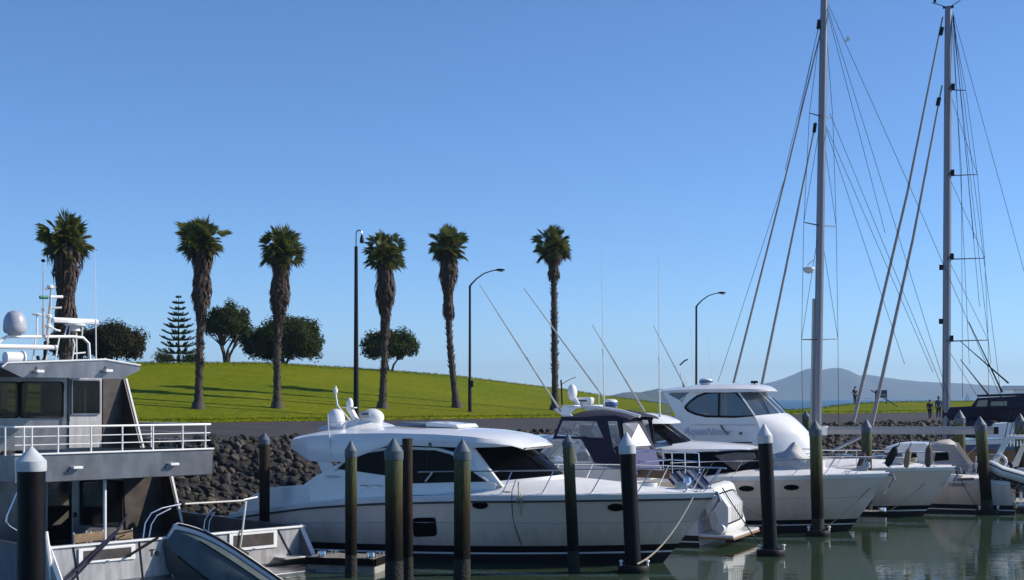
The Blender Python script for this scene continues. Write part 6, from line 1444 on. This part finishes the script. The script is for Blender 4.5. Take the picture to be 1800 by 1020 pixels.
for k in range(6): MB().tube([(-2-k*.9,-1.6,1.2),(-2-k*.9,-1.62,1.85)], .014, 5).build('stanchion', 'steel', r)
for h in (1.55,1.85): MB().tube([(3,-1.3,h+.1),(0,-1.62,h),(-7,-1.6,h)], .008, 4).build('life_line', 'steel', r)
# second yacht: mast at the right, navy sail cover and canopy
O2 = at(1663, 893, 68)
Yb = yacht((O2.x, O2.y), R(180-20), 'sailing yacht with navy boom cover and navy canopy, its mast the right one of two', 17., ((1667,14),(1663,720)), 0, None, .185)
fr, r, H, mast, mp, T_, base, mr = Yb
for py, ex, ey in ((158,1698,159),(309,1718,307),(456,1731,454),(600,1737,598)):
    y = {158:.9,309:1.2,456:1.35,600:1.45}[py]
    MB().tube([mp(py), fr.pix(ex,ey,1,-y)], [.032,.02], 6).build('spreader', 'lampdark', mast); MB().tube([mp(py), V((mp(py).x-.3, y, mp(py).z+.05))], [.032,.02], 6).build('spreader', 'lampdark', mast)
    MB().box(mp(py)+V((-.22,0,.12)), (.2,.14,.3)).build('fitting', 'blackpaint', mast)
wires(fr, r, [((1672,22),(1698,159),0,-.9),((1698,159),(1718,307),-.9,-1.2),((1718,307),(1731,454),-1.2,-1.35),((1731,454),(1737,598),-1.35,-1.45),((1737,598),(1738,760),-1.45,-1.6),
    ((1670,165),(1718,307),0,-1.2),((1670,315),(1731,454),0,-1.35),((1670,462),(1737,598),0,-1.45),((1675,22),(1712,420),0,.6),((1675,24),(1704,640),0,.6),((1676,26),(1722,540),0,.3),((1676,26),(1812,520),0,0),((1672,24),(1690,300),0,.9),((1690,300),(1692,700),.9,1.3),((1676,28),(1760,700),0,-.8),((1670,620),(1720,700),0,0),((1674,30),(1742,640),0,-.4)])
MB().tube([fr.pix(1657,30,1,0), fr.pix(1595,340,1,0), fr.pix(1500,742,1,0)], [.038,.065,.092], 8).build('furled_headsail', 'furlgrey', r)
MB().tube([fr.pix(1656,150,1,0), fr.pix(1605,420,1,0), fr.pix(1532,748,1,0)], [.038,.068,.098], 8).build('furled_staysail', 'furlgrey', r)
for x, y in ((1656,48),(1651,172)): MB().tube([fr.pix(x,y,1,.05), fr.pix(x-3,y+14,1,.05)], .10, 8).build('furler_swivel', 'blackpaint', r)
MB().tube([fr.pix(1531,686,1,0), fr.pix(1578,715,1,-1)], [.028,.022], 6).build('staysail_boom', 'lampdark', r)
# mast head instruments
t = T_; o = MB().tube([t, t+V((.55,0,.25)), t+V((.75,0,.3))], .02, 5).tube([t, t+V((-.55,0,.3))], .02, 5).box(t+V((.62,0,.42)), (.12,.12,.2)).box(t+V((-.6,0,.38)), (.25,.02,.08)).build('wind_sensor', 'blackpaint', mast)
for py in (470,565): MB().box(mp(py)+V((.26,0,0)), (.18,.14,.25)).build('fitting', 'blackpaint', mast)
# navy boom cover
b0 = fr.pix(1657,727,1,0); b1 = fr.pix(1812,727,1,0); rr = []
for i in range(9):
    p = b0.lerp(b1, i/8); h = lerp(.42,.62,i/8); rr.append([p+V((0,.17*math.cos(a)*(1.1-.25*math.sin(a)), h*math.sin(a)*.75+.02*math.sin(i*3))) for a in [k/10*6.283 for k in range(10)]])
MB().loft(rr).build('boom_cover', 'navy', r, smooth=60)
# navy dodger and cockpit canopy
for sd_ in (-1,1):
    P = [V((p.x, sd_*1.7, p.z)) for p in fr.line([(1710,716),(1722,700),(1795,696),(1815,696),(1815,716)],1,-1.7)]; panel(r, P, (0,-sd_*.04,0), 'navy', 'canopy_side')
    for w_ in ([(1724,704),(1740,703),(1738,714),(1720,714)],[(1745,706),(1772,705),(1772,713),(1745,713)]): panel(r, [V((p.x, sd_*1.72, p.z)) for p in fr.line(w_,1,-1.7)], (0,-sd_*.02,0), 'glassblue', 'clear_window')
a, b = fr.pix(1722,698,1,-1.7), fr.pix(1815,695,1,-1.7); MB().prism([V((a.x,-1.75,a.z)), V((a.x,1.75,a.z)), V((b.x,1.75,b.z)), V((b.x,-1.75,b.z))], (0,0,.1)).build('canopy_roof', 'navy', r, bevel=.03)
P = [V((p.x,-1.75,p.z)) for p in fr.line([(1695,738),(1752,738),(1735,762),(1728,768),(1697,766)],1,-1.75)]; MB().prism(P, (0,3.4,0)).build('cockpit_cover', 'navy', r, bevel=.03)
# white deckhouse and deck edge
P = [V((p.x,-1.9,p.z)) for p in fr.line([(1731,766),(1748,744),(1815,738),(1815,766)],1,-1.9)]; MB().prism(P, (0,3.6,0)).build('deckhouse', 'gelcoat', r, bevel=.03)
P = [V((p.x,-2.25,p.z)) for p in fr.line([(1692,770),(1815,767),(1815,775),(1692,778)],1,-2.25)]; MB().prism(P, (0,4.3,0)).build('side_deck', 'gelcoat', r, bevel=.03)
P = [V((p.x,-2.3,p.z)) for p in fr.line([(1692,778),(1815,775),(1815,786),(1692,786)],1,-2.3)]; MB().prism(P, (0,4.2,0)).build('deck_edge', 'bluelens', r)
P = [V((p.x,-2.2,p.z)) for p in fr.line([(1695,787),(1815,786),(1815,806),(1695,806)],1,-2.2)]; MB().prism(P, (0,4.0,0)).build('hull_strake', 'teak', r)
# dark hulled launch behind, at the right edge
O3 = at(1790, 800, 74); A3 = R(180-20); fr3 = Fr((O3.x, O3.y), A3)
r = empty('wheelhouse_launch', (O3.x, O3.y, 0), A3, 'pale wheelhouse roof with outriggers, of a launch partly out of the photo right edge', 'motor boat')
Hh = Hull(12., 1.9, [(0,1.3),(.5,1.5),(1,2.0)], 1.4, .9, 2.2, .5, (.10,.14,.32), .2, xb=6.); Hh.build(r, ['navyhull','antifoul','gelcoat','antifoul','gelcoat'], 20); Hh.deck(r, 'deck', .1, 20)
zt = fr3.pix(1790,684,1,-1).z; MB().box((-1.6,0,(zt+1.4)/2), (3.6,2.6,zt-1.4)).build('wheelhouse', 'gelcoat', r, bevel=.08); MB().box((-1.4,0,zt+.05), (4.4,2.9,.22)).build('wheelhouse_roof', 'gelcoat', r, bevel=.08)
for sd_ in (-1,1):
    for xx in (-2.8,-1.6,-.4): MB().box((xx,sd_*1.31,zt-.55), (.95,.03,.6)).build('window', 'glassblue', r, bevel=.01)
for b_, t_ in (((1762,690),(1703,566)),((1773,674),(1688,600)),((1738,695),(1688,632))): MB().tube([fr3.pix(*b_,1,-1), fr3.pix(*t_,1,-1)], [.05,.02], 6).build('outrigger_pole', 'lampdark', r)

# ---------------------------------------------------------------- mooring lines, fenders on the bow rails
fy, Hy = Y1[0], Y1[1]
bow = fy.world(Hy.edge(.965, -1, .0, .1)); p8 = at(1119, 993, 37.5)
rope_between('mooring_line', bow, (p8.x, p8.y-.2, .25), .32, 'rope', 'pale rope curving from the white yacht bow down to a black pile', .024)
a = fr2.world((-.3, .9, 2.1)); p9 = at(1340, 969, 41.4); rope_between('mooring_line', at(1270,858,44), (p9.x, p9.y, .25), .05, 'ropedark', 'dark rope stretched across the white tender to a black pile collar', .02)
rope_between('mooring_line', at(1290,880,46), at(1375,925,45.5), .05, 'ropedark', 'short dark rope against the porthole side of the low cruiser', .016)
rope_between('mooring_line', at(1545,842,48.8), at(1437,938,47.3), .10, 'ropedark', 'thin dark rope from the low cruiser bow to the collared pile', .014)
rope_between('mooring_line', at(1625,850,54.5), at(1540,910,53.4), .12, 'ropedark', 'thin dark rope from the cabin cruiser bow to the little dock', .014)
rope_between('mooring_line', at(1690,845,57), at(1718,892,56.5), .05, 'ropedark', 'thin dark rope beside the leaning pile at the stern arch boat', .014)
def fender(px_, py_, Y, tilt, size, m, label):
    c = at(px_, py_, Y); r = empty('fender', c, 0, label, 'fender', 'fenders hung on the bow rails'); M = Matrix.Rotation(tilt, 3, 'Y')
    o = MB().lathe([(.02,-size),(size*.28,-size*.93),(size*.4,-size*.6),(size*.42,0),(size*.4,size*.6),(size*.28,size*.9),(.05,size),(.05,size*1.12),(.02,size*1.15)], (0,0,0), 16, M=M).build('fender_body', m, r, smooth=50); o.scale = (.8,.45,1)
    MB().tube([M @ V((0,0,size*1.05)), M @ V((0,0,size*1.2)), M @ V((0,0,size*1.2))+V((.05,0,.15))], .02, 5).build('lanyard', 'ropedark', r)
fender(1514,812,53.6,R(25),.36,'brownbag','brown fender on the rail left of the dark green pile')
fender(1567,803,53.2,R(33),.42,'blackpaint','long dark fender leaning on the bow rail')
fender(1595,806,53.0,R(12),.36,'tanbag','round tan fender hanging between two cabin windows')
fender(1632,803,53.6,R(4),.40,'brownbag','brown fender hanging in front of the cream canvas')
